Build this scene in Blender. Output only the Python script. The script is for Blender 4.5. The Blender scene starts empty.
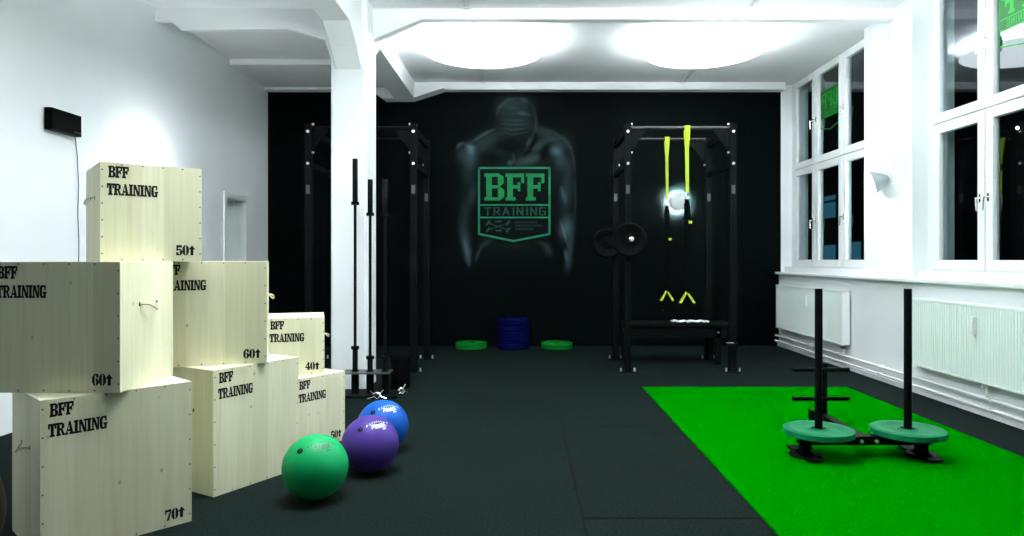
import bpy, math, random
import numpy as np
from mathutils import Vector, Matrix
random.seed(7)
PI = math.pi
SC = bpy.context.scene
COL = SC.collection

# ------------------------------------------------------------------ camera
cam_d = bpy.data.cameras.new('camera')
cam_d.sensor_width = 36.0
cam_d.lens = 683.0 / 1024.0 * 36.0
cam_d.shift_x = -12.0 / 1024.0
cam_d.shift_y = -9.0 / 1024.0
cam_d.clip_start = 0.05
cam = bpy.data.objects.new('camera', cam_d)
cam.location = (0, 0, 1.314)
cam.rotation_euler = (PI / 2, 0, 0)
COL.objects.link(cam)
SC.camera = cam

# ------------------------------------------------------------------ world, light levels, exposure
world = bpy.data.worlds.new('night')
SC.world = world
world.use_nodes = True
world.node_tree.nodes['Background'].inputs[0].default_value = (0.004, 0.007, 0.012, 1)
world.node_tree.nodes['Background'].inputs[1].default_value = 0.3
SC.view_settings.view_transform = 'Standard'
SC.view_settings.look = 'None'
SC.view_settings.gamma = 1.0
SC.view_settings.use_curve_mapping = False
SC.view_settings.exposure = 0.45
DISH_GLOW = 3.2        # glow of the round ceiling lamps' fabric
DISH_UP = 60.0         # uplight inside each round lamp, far bay
DISH_NEAR_GLOW = 15.5    # fabric of the near lamps
DISH_NEAR_UP = 230.0    # the same over the near bay
SCONCE_POWER = 34.0     # wall sconces on the side walls
DISC_POWER = 800.0       # lamp on the black wall
LIGHT_COL = (0.93, 0.985, 1.0)

# ------------------------------------------------------------------ materials
MATS = {}
def mat(name, col=(0.8, 0.8, 0.8), rough=0.5, metal=0.0, spec=0.5, emit=0.0, ecol=None, noise=None, bump=None):
    """noise=(scale, amount) varies the base colour; bump=(scale, strength)"""
    m = bpy.data.materials.new(name); m.use_nodes = True
    nt = m.node_tree; b = nt.nodes['Principled BSDF']
    b.inputs['Base Color'].default_value = (*col, 1)
    b.inputs['Roughness'].default_value = rough
    b.inputs['Metallic'].default_value = metal
    b.inputs['Specular IOR Level'].default_value = spec
    if emit:
        b.inputs['Emission Color'].default_value = (*(ecol or col), 1)
        b.inputs['Emission Strength'].default_value = emit
    if noise or bump:
        tc = nt.nodes.new('ShaderNodeTexCoord')
    if noise:
        n = nt.nodes.new('ShaderNodeTexNoise'); n.inputs['Scale'].default_value = noise[0]
        n.inputs['Detail'].default_value = 4
        nt.links.new(tc.outputs['Object'], n.inputs['Vector'])
        r = nt.nodes.new('ShaderNodeMapRange')
        r.inputs['From Min'].default_value = 0.3; r.inputs['From Max'].default_value = 0.7
        r.inputs['To Min'].default_value = 1 - noise[1]; r.inputs['To Max'].default_value = 1 + noise[1]
        nt.links.new(n.outputs['Fac'], r.inputs['Value'])
        mx = nt.nodes.new('ShaderNodeVectorMath'); mx.operation = 'SCALE'
        mx.inputs[0].default_value = col
        nt.links.new(r.outputs['Result'], mx.inputs['Scale'])
        nt.links.new(mx.outputs['Vector'], b.inputs['Base Color'])
    if bump:
        n2 = nt.nodes.new('ShaderNodeTexNoise'); n2.inputs['Scale'].default_value = bump[0]
        nt.links.new(tc.outputs['Object'], n2.inputs['Vector'])
        bp = nt.nodes.new('ShaderNodeBump'); bp.inputs['Strength'].default_value = bump[1]
        bp.inputs['Distance'].default_value = 0.004
        nt.links.new(n2.outputs['Fac'], bp.inputs['Height'])
        nt.links.new(bp.outputs['Normal'], b.inputs['Normal'])
    MATS[name] = m
    return m

M_WALL = mat('white_wall_paint', (0.80, 0.835, 0.85), 0.6, spec=0.3, noise=(1.3, 0.02), bump=(60, 0.05))
M_DIMWALL = mat('dimmed_front_wall', (0.09, 0.10, 0.10), 0.7, spec=0.1)  # unseen wall behind the camera, colour darkened to cut bounce light onto the boxes
M_CEIL = mat('white_ceiling_paint', (0.82, 0.84, 0.85), 0.7, spec=0.2, noise=(0.8, 0.015))
M_BLACK = mat('black_wall_paint', (0.0007, 0.0022, 0.0021), 0.55, spec=0.03, noise=(2.0, 0.10), bump=(90, 0.12))
M_WOODW = mat('white_window_lacquer', (0.80, 0.83, 0.83), 0.35, spec=0.5)
M_RAD = mat('radiator_enamel', (0.74, 0.84, 0.80), 0.35, spec=0.5)
M_STEEL = mat('black_powder_coat', (0.0030, 0.0045, 0.0045), 0.5, spec=0.05)
M_GREY = mat('worn_grey_steel', (0.020, 0.027, 0.027), 0.4, metal=0.3)
M_HOLE = mat('hole_black', (0.001, 0.001, 0.001), 0.9, spec=0.1)
M_BOLT = mat('zinc_bolt', (0.80, 0.82, 0.80), 0.3, metal=0.6)
M_CHROME = mat('chrome', (0.85, 0.87, 0.87), 0.15, metal=1.0)
M_LABEL = mat('grey_label', (0.05, 0.06, 0.06), 0.5)
M_RUBBER = mat('black_rubber', (0.0015, 0.0022, 0.0022), 0.55, spec=0.05)
M_GREENP = mat('teal_green_rubber', (0.004, 0.17, 0.065), 0.5, spec=0.08, noise=(14, 0.15))
M_GREENW = mat('green_rubber', (0.002, 0.17, 0.015), 0.45, spec=0.1)
M_BLUEP = mat('blue_rubber', (0.0002, 0.0020, 0.050), 0.45, spec=0.05)
M_YEL = mat('yellow_webbing', (0.40, 0.50, 0.012), 0.7, noise=(120, 0.12))
M_WEB = mat('black_webbing', (0.0012, 0.0016, 0.0016), 0.8, spec=0.03)
M_INK = mat('stencil_ink', (0.004, 0.004, 0.005), 0.7, spec=0.2)
M_SCREW = mat('screw_dark', (0.10, 0.09, 0.06), 0.5, metal=0.3)
M_ROPE = mat('natural_rope', (0.55, 0.50, 0.38), 0.8, noise=(90, 0.2))
M_TOWEL = mat('white_towel', (0.80, 0.83, 0.84), 0.9, bump=(80, 0.3))
M_PLASTIC = mat('black_plastic', (0.001, 0.001, 0.001), 0.5, spec=0.05)
M_WPLASTIC = mat('white_plastic', (0.80, 0.83, 0.82), 0.35)
M_BRASS = mat('valve_metal', (0.16, 0.17, 0.16), 0.35, metal=0.8)
M_DISH = mat('glowing_lamp_fabric', (0.85, 0.88, 0.9), 0.6, emit=DISH_GLOW, ecol=LIGHT_COL)
M_DISHN = mat('bright_lamp_fabric', (0.85, 0.88, 0.9), 0.6, emit=DISH_NEAR_GLOW, ecol=LIGHT_COL)
M_DISHM = mat('medium_lamp_fabric', (0.85, 0.88, 0.9), 0.6, emit=DISH_NEAR_GLOW*0.16, ecol=LIGHT_COL)
M_BULB = mat('glowing_bulb', (1, 1, 1), 0.4, emit=2.0, ecol=LIGHT_COL)
M_OPAL = mat('opal_glass', (0.62, 0.68, 0.68), 0.3, emit=0.04, ecol=(0.86, 0.97, 0.97))
M_BROWN = mat('dark_brown', (0.012, 0.009, 0.004), 0.6, spec=0.1)
M_DOORW = mat('white_door_lacquer', (0.76, 0.80, 0.80), 0.4)
M_NIGHT = mat('night_facade', (0.012, 0.015, 0.018), 0.9, spec=0.1)
M_LITWIN = mat('lit_far_window', (0.05, 0.1, 0.14), 0.5, emit=0.25, ecol=(0.06, 0.30, 0.46))
M_LITLAMP = mat('far_lamp_glow', (1, 1, 1), 0.5, emit=9.0, ecol=(0.7, 0.85, 1.0))
M_STICKER = mat('green_sticker_film', (0.0, 0.22, 0.02), 0.45, emit=0.0)
M_STICKERL = mat('light_green_sticker_film', (0.001, 0.24, 0.02), 0.45)
M_STICKERD = mat('dark_green_sticker_film', (0.0, 0.085, 0.006), 0.5)
M_MGREEN = mat('mural_green_paint', (0.004, 0.17, 0.045), 0.5, spec=0.1, noise=(5, 0.22))
M_MLINE = mat('mural_mint_line_paint', (0.008, 0.17, 0.075), 0.5, spec=0.1, noise=(6, 0.25))
M_MDIM = mat('mural_grey_green_paint', (0.010, 0.045, 0.033), 0.5, spec=0.1, noise=(9, 0.4))

def make_glass():
    m = bpy.data.materials.new('window_glass'); m.use_nodes = True
    nt = m.node_tree; nt.nodes.clear()
    out = nt.nodes.new('ShaderNodeOutputMaterial'); mix = nt.nodes.new('ShaderNodeMixShader')
    fr = nt.nodes.new('ShaderNodeFresnel'); fr.inputs['IOR'].default_value = 2.0
    tr = nt.nodes.new('ShaderNodeBsdfTransparent'); tr.inputs[0].default_value = (0.86, 0.93, 0.93, 1)
    gl = nt.nodes.new('ShaderNodeBsdfGlossy'); gl.inputs['Roughness'].default_value = 0.01
    gl.inputs['Color'].default_value = (0.88, 0.95, 1.0, 1)
    ge = nt.nodes.new('ShaderNodeNewGeometry'); k = nt.nodes.new('ShaderNodeMath'); k.operation = 'SUBTRACT'; k.inputs[0].default_value = 1.0
    k2 = nt.nodes.new('ShaderNodeMath'); k2.operation = 'MULTIPLY'
    nt.links.new(ge.outputs['Backfacing'], k.inputs[1]); nt.links.new(k.outputs[0], k2.inputs[0]); nt.links.new(fr.outputs[0], k2.inputs[1])
    nt.links.new(k2.outputs[0], mix.inputs[0]); nt.links.new(tr.outputs[0], mix.inputs[1])
    nt.links.new(gl.outputs[0], mix.inputs[2]); nt.links.new(mix.outputs[0], out.inputs[0])
    return m
M_GLASS = make_glass()

def make_shade():
    m = bpy.data.materials.new('white_lamp_shade'); m.use_nodes = True
    nt = m.node_tree; nt.nodes.clear()
    out = nt.nodes.new('ShaderNodeOutputMaterial'); mix = nt.nodes.new('ShaderNodeMixShader')
    mix.inputs[0].default_value = 0.0
    d = nt.nodes.new('ShaderNodeBsdfDiffuse'); d.inputs[0].default_value = (0.30, 0.35, 0.36, 1)
    t = nt.nodes.new('ShaderNodeBsdfTranslucent'); t.inputs[0].default_value = (0.30, 0.35, 0.36, 1)
    p = nt.nodes.new('ShaderNodeBsdfTransparent'); mx2 = nt.nodes.new('ShaderNodeMixShader'); mx2.inputs[0].default_value = 0.12
    nt.links.new(d.outputs[0], mix.inputs[1]); nt.links.new(t.outputs[0], mix.inputs[2])
    nt.links.new(mix.outputs[0], mx2.inputs[1]); nt.links.new(p.outputs[0], mx2.inputs[2])
    nt.links.new(mx2.outputs[0], out.inputs[0])
    return m
M_SHADE = make_shade()

def make_pine():
    m = bpy.data.materials.new('pine_board'); m.use_nodes = True
    nt = m.node_tree; L = nt.links.new; b = nt.nodes['Principled BSDF']
    N = lambda t: nt.nodes.new(t)
    uv = N('ShaderNodeUVMap'); sep = N('ShaderNodeSeparateXYZ'); L(uv.outputs[0], sep.inputs[0])
    def math1(op, a, v):
        n = N('ShaderNodeMath'); n.operation = op
        if hasattr(a, 'links'): L(a, n.inputs[0])
        else: n.inputs[0].default_value = a
        if hasattr(v, 'links'): L(v, n.inputs[1])
        else: n.inputs[1].default_value = v
        return n.outputs[0]
    strip = math1('FLOOR', math1('DIVIDE', sep.outputs[0], 0.105), 0)
    wn = N('ShaderNodeTexWhiteNoise'); wn.noise_dimensions = '1D'; L(strip, wn.inputs['W'])
    # grain
    mp = N('ShaderNodeMapping'); mp.inputs['Scale'].default_value = (70, 2.2, 1); L(uv.outputs[0], mp.inputs['Vector'])
    g = N('ShaderNodeTexNoise'); g.inputs['Scale'].default_value = 1.0; g.inputs['Detail'].default_value = 3
    g.inputs['Distortion'].default_value = 0.6
    L(mp.outputs[0], g.inputs['Vector'])
    mp2 = N('ShaderNodeMapping'); mp2.inputs['Scale'].default_value = (14, 0.9, 1); L(uv.outputs[0], mp2.inputs['Vector'])
    g2 = N('ShaderNodeTexNoise'); g2.inputs['Scale'].default_value = 1.0; g2.inputs['Detail'].default_value = 2
    L(mp2.outputs[0], g2.inputs['Vector'])
    # knots
    mp3 = N('ShaderNodeMapping'); mp3.inputs['Scale'].default_value = (11, 7, 1); L(uv.outputs[0], mp3.inputs['Vector'])
    vo = N('ShaderNodeTexVoronoi'); vo.inputs['Scale'].default_value = 1.0; L(mp3.outputs[0], vo.inputs['Vector'])
    vcol = N('ShaderNodeSeparateColor'); L(vo.outputs['Color'], vcol.inputs[0])
    pick = math1('GREATER_THAN', vcol.outputs[0], 0.62)
    kn = N('ShaderNodeMapRange'); kn.inputs['From Min'].default_value = 0.05; kn.inputs['From Max'].default_value = 0.10
    kn.inputs['To Min'].default_value = 1; kn.inputs['To Max'].default_value = 0; L(vo.outputs['Distance'], kn.inputs['Value'])
    knot = math1('MULTIPLY', math1('MULTIPLY', kn.outputs[0], pick), 0.55)
    # combine colours
    def mixc(f, c1, c2):
        n = N('ShaderNodeMix'); n.data_type = 'RGBA'
        L(f, n.inputs[0])
        for i, c in ((6, c1), (7, c2)):
            if hasattr(c, 'links'): L(c, n.inputs[i])
            else: n.inputs[i].default_value = (*c, 1)
        return n.outputs[2]
    c = mixc(wn.outputs['Value'], (0.64, 0.64, 0.445), (0.76, 0.75, 0.56))
    r1 = N('ShaderNodeMapRange'); r1.inputs['From Min'].default_value = 0.45; r1.inputs['From Max'].default_value = 0.75
    r1.inputs['To Max'].default_value = 0.42; L(g.outputs['Fac'], r1.inputs['Value'])
    c = mixc(r1.outputs[0], c, (0.58, 0.52, 0.32))
    r2 = N('ShaderNodeMapRange'); r2.inputs['From Min'].default_value = 0.55; r2.inputs['From Max'].default_value = 0.75
    r2.inputs['To Max'].default_value = 0.5; L(g2.outputs['Fac'], r2.inputs['Value'])
    c = mixc(r2.outputs[0], c, (0.62, 0.52, 0.27))
    c = mixc(knot, c, (0.22, 0.15, 0.08))
    L(c, b.inputs['Base Color'])
    b.inputs['Roughness'].default_value = 0.55; b.inputs['Specular IOR Level'].default_value = 0.3
    return m
M_PINE = make_pine()

def make_floor():
    m = bpy.data.materials.new('rubber_mat_floor'); m.use_nodes = True
    nt = m.node_tree; L = nt.links.new; b = nt.nodes['Principled BSDF']; N = lambda t: nt.nodes.new(t)
    tc = N('ShaderNodeTexCoord')
    n = N('ShaderNodeTexNoise'); n.inputs['Scale'].default_value = 75; n.inputs['Detail'].default_value = 5; n.inputs['Roughness'].default_value = 0.75
    L(tc.outputs['Object'], n.inputs['Vector'])
    n2 = N('ShaderNodeTexNoise'); n2.inputs['Scale'].default_value = 0.9; n2.inputs['Detail'].default_value = 3
    L(tc.outputs['Object'], n2.inputs['Vector'])
    cr = N('ShaderNodeValToRGB')
    cr.color_ramp.elements[0].position = 0.40; cr.color_ramp.elements[0].color = (0.0010, 0.0044, 0.0038, 1)
    cr.color_ramp.elements[1].position = 0.66; cr.color_ramp.elements[1].color = (0.0125, 0.0215, 0.0195, 1)
    L(n.outputs['Fac'], cr.inputs['Fac'])
    r = N('ShaderNodeMapRange'); r.inputs['From Min'].default_value = 0.3; r.inputs['From Max'].default_value = 0.7
    r.inputs['To Min'].default_value = 0.85; r.inputs['To Max'].default_value = 1.15; L(n2.outputs['Fac'], r.inputs['Value'])
    mx = N('ShaderNodeVectorMath'); mx.operation = 'SCALE'; L(cr.outputs[0], mx.inputs[0]); L(r.outputs[0], mx.inputs['Scale'])
    L(mx.outputs[0], b.inputs['Base Color'])
    bp = N('ShaderNodeBump'); bp.inputs['Strength'].default_value = 0.35; bp.inputs['Distance'].default_value = 0.003
    L(n.outputs['Fac'], bp.inputs['Height']); L(bp.outputs[0], b.inputs['Normal'])
    b.inputs['Roughness'].default_value = 0.85; b.inputs['Specular IOR Level'].default_value = 0.04
    return m
M_FLOOR = make_floor()

def make_turf():
    m = bpy.data.materials.new('green_turf_pile'); m.use_nodes = True
    nt = m.node_tree; L = nt.links.new; b = nt.nodes['Principled BSDF']; N = lambda t: nt.nodes.new(t)
    tc = N('ShaderNodeTexCoord')
    n = N('ShaderNodeTexNoise'); n.inputs['Scale'].default_value = 160; n.inputs['Detail'].default_value = 2
    L(tc.outputs['Object'], n.inputs['Vector'])
    cr = N('ShaderNodeValToRGB')
    cr.color_ramp.elements[0].position = 0.3; cr.color_ramp.elements[0].color = (0.0, 0.105, 0.0, 1)
    cr.color_ramp.elements[1].position = 0.75; cr.color_ramp.elements[1].color = (0.0, 0.24, 0.0004, 1)
    L(n.outputs['Fac'], cr.inputs['Fac']); L(cr.outputs[0], b.inputs['Base Color'])
    bp = N('ShaderNodeBump'); bp.inputs['Strength'].default_value = 0.6; bp.inputs['Distance'].default_value = 0.006
    L(n.outputs['Fac'], bp.inputs['Height']); L(bp.outputs[0], b.inputs['Normal'])
    b.inputs['Roughness'].default_value = 1.0; b.inputs['Specular IOR Level'].default_value = 0.0
    return m
M_TURF = make_turf()

# ------------------------------------------------------------------ mesh helpers
class MB:
    def __init__(s): s.v = []; s.f = []; s.mi = []; s.uv = {}
    def face(s, idx, m=0): s.f.append(tuple(idx)); s.mi.append(m)
    def add(s, vs, fs, m=0):
        o = len(s.v); s.v += [tuple(p) for p in vs]
        for f in fs: s.face([o + i for i in f], m)
    def box(s, lo, hi, m=0):
        x0, y0, z0 = lo; x1, y1, z1 = hi
        s.add([(x0,y0,z0),(x1,y0,z0),(x1,y1,z0),(x0,y1,z0),(x0,y0,z1),(x1,y0,z1),(x1,y1,z1),(x0,y1,z1)],
              [(0,3,2,1),(4,5,6,7),(0,1,5,4),(1,2,6,5),(2,3,7,6),(3,0,4,7)], m)
        return s
    def cyl(s, p0, p1, r0, r1=None, n=16, caps=True, m=0):
        r1 = r0 if r1 is None else r1
        p0 = Vector(p0); p1 = Vector(p1); d = (p1 - p0).normalized()
        a = Vector((0,0,1)) if abs(d.z) < 0.9 else Vector((1,0,0))
        u = d.cross(a).normalized(); w = d.cross(u)
        vs = []
        for p, r in ((p0, r0), (p1, r1)):
            for i in range(n):
                t = 2*PI*i/n; vs.append(p + u*(r*math.cos(t)) + w*(r*math.sin(t)))
        fs = [(i, (i+1) % n, n+(i+1) % n, n+i) for i in range(n)]
        if caps: fs += [tuple(range(n-1, -1, -1)), tuple(range(n, 2*n))]
        s.add(vs, fs, m); return s
    def bar(s, p0, p1, w, h=None, m=0, up=(0,0,1)):
        """rectangular bar from p0 to p1, w sideways, h along up"""
        h = w if h is None else h
        p0 = Vector(p0); p1 = Vector(p1); d = (p1-p0).normalized(); up = Vector(up)
        if abs(d.dot(up)) > 0.95: up = Vector((0,1,0))
        u = d.cross(up).normalized(); k = u.cross(d)
        vs = []
        for p in (p0, p1):
            for a, b in ((-1,-1),(1,-1),(1,1),(-1,1)): vs.append(p + u*(a*w/2) + k*(b*h/2))
        s.add(vs, [(3,2,1,0),(4,5,6,7),(0,1,5,4),(1,2,6,5),(2,3,7,6),(3,0,4,7)], m); return s
    def lathe(s, prof, origin=(0,0,0), axis=(0,0,1), n=48, m=0):
        """prof: list of (r, h); closed where r = 0"""
        o = Vector(origin); d = Vector(axis).normalized()
        a = Vector((0,0,1)) if abs(d.z) < 0.9 else Vector((1,0,0))
        u = d.cross(a).normalized(); w = d.cross(u)
        base = len(s.v); rings = []
        for r, h in prof:
            if r < 1e-6:
                s.v.append(tuple(o + d*h)); rings.append([len(s.v)-1])
            else:
                ids = []
                for i in range(n):
                    t = 2*PI*i/n; s.v.append(tuple(o + d*h + u*(r*math.cos(t)) + w*(r*math.sin(t)))); ids.append(len(s.v)-1)
                rings.append(ids)
        for A, B in zip(rings, rings[1:]):
            if len(A) == 1 and len(B) == 1: continue
            for i in range(n):
                j = (i+1) % n
                if len(A) == 1: s.face((A[0], B[j], B[i]), m)
                elif len(B) == 1: s.face((A[i], A[j], B[0]), m)
                else: s.face((A[i], A[j], B[j], B[i]), m)
        return s
    def tube(s, pts, r, n=8, m=0):
        pts = [Vector(p) for p in pts]; rings = []
        prev = None
        for i, p in enumerate(pts):
            d = (pts[min(i+1, len(pts)-1)] - pts[max(i-1, 0)]).normalized()
            if prev is None:
                a = Vector((0,0,1)) if abs(d.z) < 0.9 else Vector((1,0,0)); u = d.cross(a).normalized()
            else:
                u = (prev - d*prev.dot(d)).normalized()
            prev = u; w = d.cross(u); ids = []
            for k in range(n):
                t = 2*PI*k/n; s.v.append(tuple(p + u*(r*math.cos(t)) + w*(r*math.sin(t)))); ids.append(len(s.v)-1)
            rings.append(ids)
        for A, B in zip(rings, rings[1:]):
            for k in range(n): s.face((A[k], A[(k+1) % n], B[(k+1) % n], B[k]), m)
        s.face(rings[0][::-1], m); s.face(rings[-1], m); return s
    def prism(s, poly, ext, m=0):
        """poly: 3D points in a plane; ext: extrusion vector"""
        e = Vector(ext); n = len(poly); vs = [Vector(p) for p in poly] + [Vector(p)+e for p in poly]
        fs = [tuple(range(n-1,-1,-1)), tuple(range(n, 2*n))] + [(i, (i+1) % n, n+(i+1) % n, n+i) for i in range(n)]
        s.add(vs, fs, m); return s
    def build(s, name, mats, parent=None, smooth=False, bevel=0.0, loc=None):
        me = bpy.data.meshes.new(name); me.from_pydata(s.v, [], s.f); me.update()
        if not isinstance(mats, (list, tuple)): mats = [mats]
        for m in mats: me.materials.append(m)
        me.polygons.foreach_set('material_index', s.mi)
        import bmesh
        bm = bmesh.new(); bm.from_mesh(me); bmesh.ops.recalc_face_normals(bm, faces=bm.faces); bm.to_mesh(me); bm.free()
        if smooth:
            me.polygons.foreach_set('use_smooth', [True]*len(me.polygons))
            me.set_sharp_from_angle(angle=math.radians(38))
        o = bpy.data.objects.new(name, me); COL.objects.link(o)
        if parent is not None: o.parent = parent
        if loc is not None: o.location = loc
        if bevel:
            b = o.modifiers.new('bevel', 'BEVEL'); b.width = bevel; b.segments = 2; b.limit_method = 'ANGLE'
        return o

def tag(o, label, cat, group=None, kind=None):
    o['label'] = label; o['category'] = cat
    if group: o['group'] = group
    if kind: o['kind'] = kind
    return o
def thing(name, label, cat, loc=(0,0,0), rotz=0.0, group=None):
    o = bpy.data.objects.new(name, None); COL.objects.link(o); o.empty_display_size = 0.1
    o.location = loc; o.rotation_euler = (0, 0, rotz)
    return tag(o, label, cat, group)
def struct(o): o['kind'] = 'structure'; return o
def copy_tree(o, parent=None):
    c = o.copy(); COL.objects.link(c)
    if parent is not None: c.parent = parent
    for ch in list(o.children): copy_tree(ch, c)
    return c
def point_light(name, parent, loc, power, r):
    d = bpy.data.lights.new(name, 'POINT'); d.energy = power; d.color = LIGHT_COL; d.shadow_soft_size = r
    o = bpy.data.objects.new(name, d); COL.objects.link(o); o.parent = parent; o.location = loc; return o

# ------------------------------------------------------------------ room shell
XL, XR, YB, YF, ZC = -3.88, 3.86, 10.35, -4.6, 3.95
struct(MB().box((XL-0.3, YF-0.3, -0.2), (XR+0.4, YB+0.3, 0)).build('floor', M_FLOOR))
struct(MB().box((XL-0.3, YF-0.3, ZC), (XR+0.4, YB+0.3, ZC+0.2)).build('ceiling', M_CEIL))
b = MB(); b.box((XL-0.3, YB, 0), (XR+0.4, YB+0.3, ZC), 0)
b.box((-3.885, YB-0.004, 0), (3.89, YB, 3.9), 1)
struct(b.build('wall_back', [M_WALL, M_BLACK]))
struct(MB().box((XL-0.3, YF-0.3, 0), (XR+0.4, YF, ZC)).build('wall_front', M_DIMWALL))
D0, D1, DZ = 8.86, 9.52, 2.14            # door opening in the left wall
b = MB(); b.box((XL-0.3, YF, 0), (XL, D0, ZC)); b.box((XL-0.3, D1, 0), (XL, YB, ZC)); b.box((XL-0.3, D0, DZ), (XL, D1, ZC))
struct(b.build('wall_left', M_WALL))
# right wall: parapet, piers and slab edge around two tall window openings
W1 = (7.87, 8.69, 9.50, 10.24); W2 = (4.45, 5.22, 5.995, 6.76)
WZ = (1.20, 2.634, 3.945)
b = MB(); b.box((XR, YF, 0), (4.26, YB, 1.09)); b.box((3.95, YF, 1.09), (4.26, YB, 1.20))
b.box((3.90, 6.865, 1.09), (4.26, 7.83, ZC)); b.box((3.90, YF, 1.09), (4.26, 4.40, ZC))
for y0, y1 in ((7.83, 7.87), (10.24, YB), (6.76, 6.865), (4.40, 4.45)): b.box((4.06, y0, 1.2), (4.26, y1, ZC))
struct(b.build('wall_right', M_WALL))
struct(MB().box((3.80, YF, 1.085), (4.02, YB, 1.12)).build('trim_1', M_WOODW, bevel=0.006))   # ledge along the parapet
struct(MB().box((3.835, YF, 0), (XR, YB, 0.05)).build('baseboard_right', M_WALL, bevel=0.004))
for nm, lo, hi in (('beam_over_black_wall', (XL, 10.18, 3.84), (3.9, YB, ZC)),
                   ('dropped_soffit', (XL, 9.0, 3.875), (-1.95, 10.2, ZC))):
    struct(MB().box(lo, hi).build(nm, M_CEIL, bevel=0.008))
# cross beam right of the column with its sloping haunch
def xz_prism(pts, y0, y1): return MB().prism([(x, y0, z) for x, z in pts], (0, y1-y0, 0))
struct(xz_prism([(-1.61, ZC), (-1.61, 3.61), (-1.08, 3.835), (4.0, 3.835), (4.0, ZC)], 7.18, 7.30).build('cross_beam', M_CEIL, bevel=0.006))
struct(xz_prism([(-1.95, ZC), (-1.95, 3.30), (-2.03, 3.42), (-2.10, 3.63), (-2.47, 3.735), (-3.62, 3.735), (-3.72, 3.82), (XL, 3.82), (XL, ZC)], 7.18, 7.25).build('cross_beam', M_CEIL, bevel=0.006))
# long beam on the column line: near bay with haunch, far bay
struct(MB().prism([(-1.90, YF, ZC), (-1.90, YF, 3.565), (-1.90, 6.44, 3.565), (-1.90, 6.72, 3.40), (-1.90, 6.91, 3.22), (-1.90, 6.91, ZC)], (0.26, 0, 0)).build('long_beam', M_CEIL, bevel=0.006))
struct(MB().prism([(-1.93, 7.3, ZC), (-1.93, 7.3, 3.42), (-1.93, 7.75, 3.70), (-1.93, YB, 3.70), (-1.93, YB, ZC)], (0.30, 0, 0)).build('long_beam', M_CEIL, bevel=0.006))
struct(xz_prism([(-2.30, 3.85), (-2.08, 3.692), (-1.66, 3.692), (-1.17, 3.85)], 10.10, YB).build('beam_bracket', M_CEIL, bevel=0.006))
# column with chamfered edges
cx0, cx1, cy0, cy1, ch = -1.955, -1.590, 6.90, 7.36, 0.025
struct(MB().prism([(cx0+ch, cy0, 0), (cx1-ch, cy0, 0), (cx1, cy0+ch, 0), (cx1, cy1-ch, 0), (cx1-ch, cy1, 0), (cx0+ch, cy1, 0), (cx0, cy1-ch, 0), (cx0, cy0+ch, 0)], (0,0,ZC)).build('column', M_WALL))
# door in the left wall
dr = bpy.data.objects.new('door_1', None); COL.objects.link(dr); dr.location = (XL, (D0+D1)/2, 0); struct(dr)
hw = (D1-D0)/2
MB().box((-0.30, -hw, 0), (-0.16, hw, DZ)).build('door_leaf', M_DOORW, dr)
b = MB(); b.box((-0.16, -hw-0.05, 0), (0.02, -hw+0.03, DZ+0.05)); b.box((-0.16, hw-0.03, 0), (0.02, hw+0.05, DZ+0.05)); b.box((-0.16, -hw+0.03, DZ-0.03), (0.02, hw-0.03, DZ+0.05))
b.build('door_frame', M_DOORW, dr, bevel=0.004)
b = MB(); b.cyl((-0.16, hw-0.1, 1.05), (-0.11, hw-0.1, 1.05), 0.012); b.cyl((-0.115, hw-0.1, 1.05), (-0.115, hw-0.22, 1.05), 0.009)
b.build('door_handle', M_CHROME, dr, smooth=True)

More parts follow.
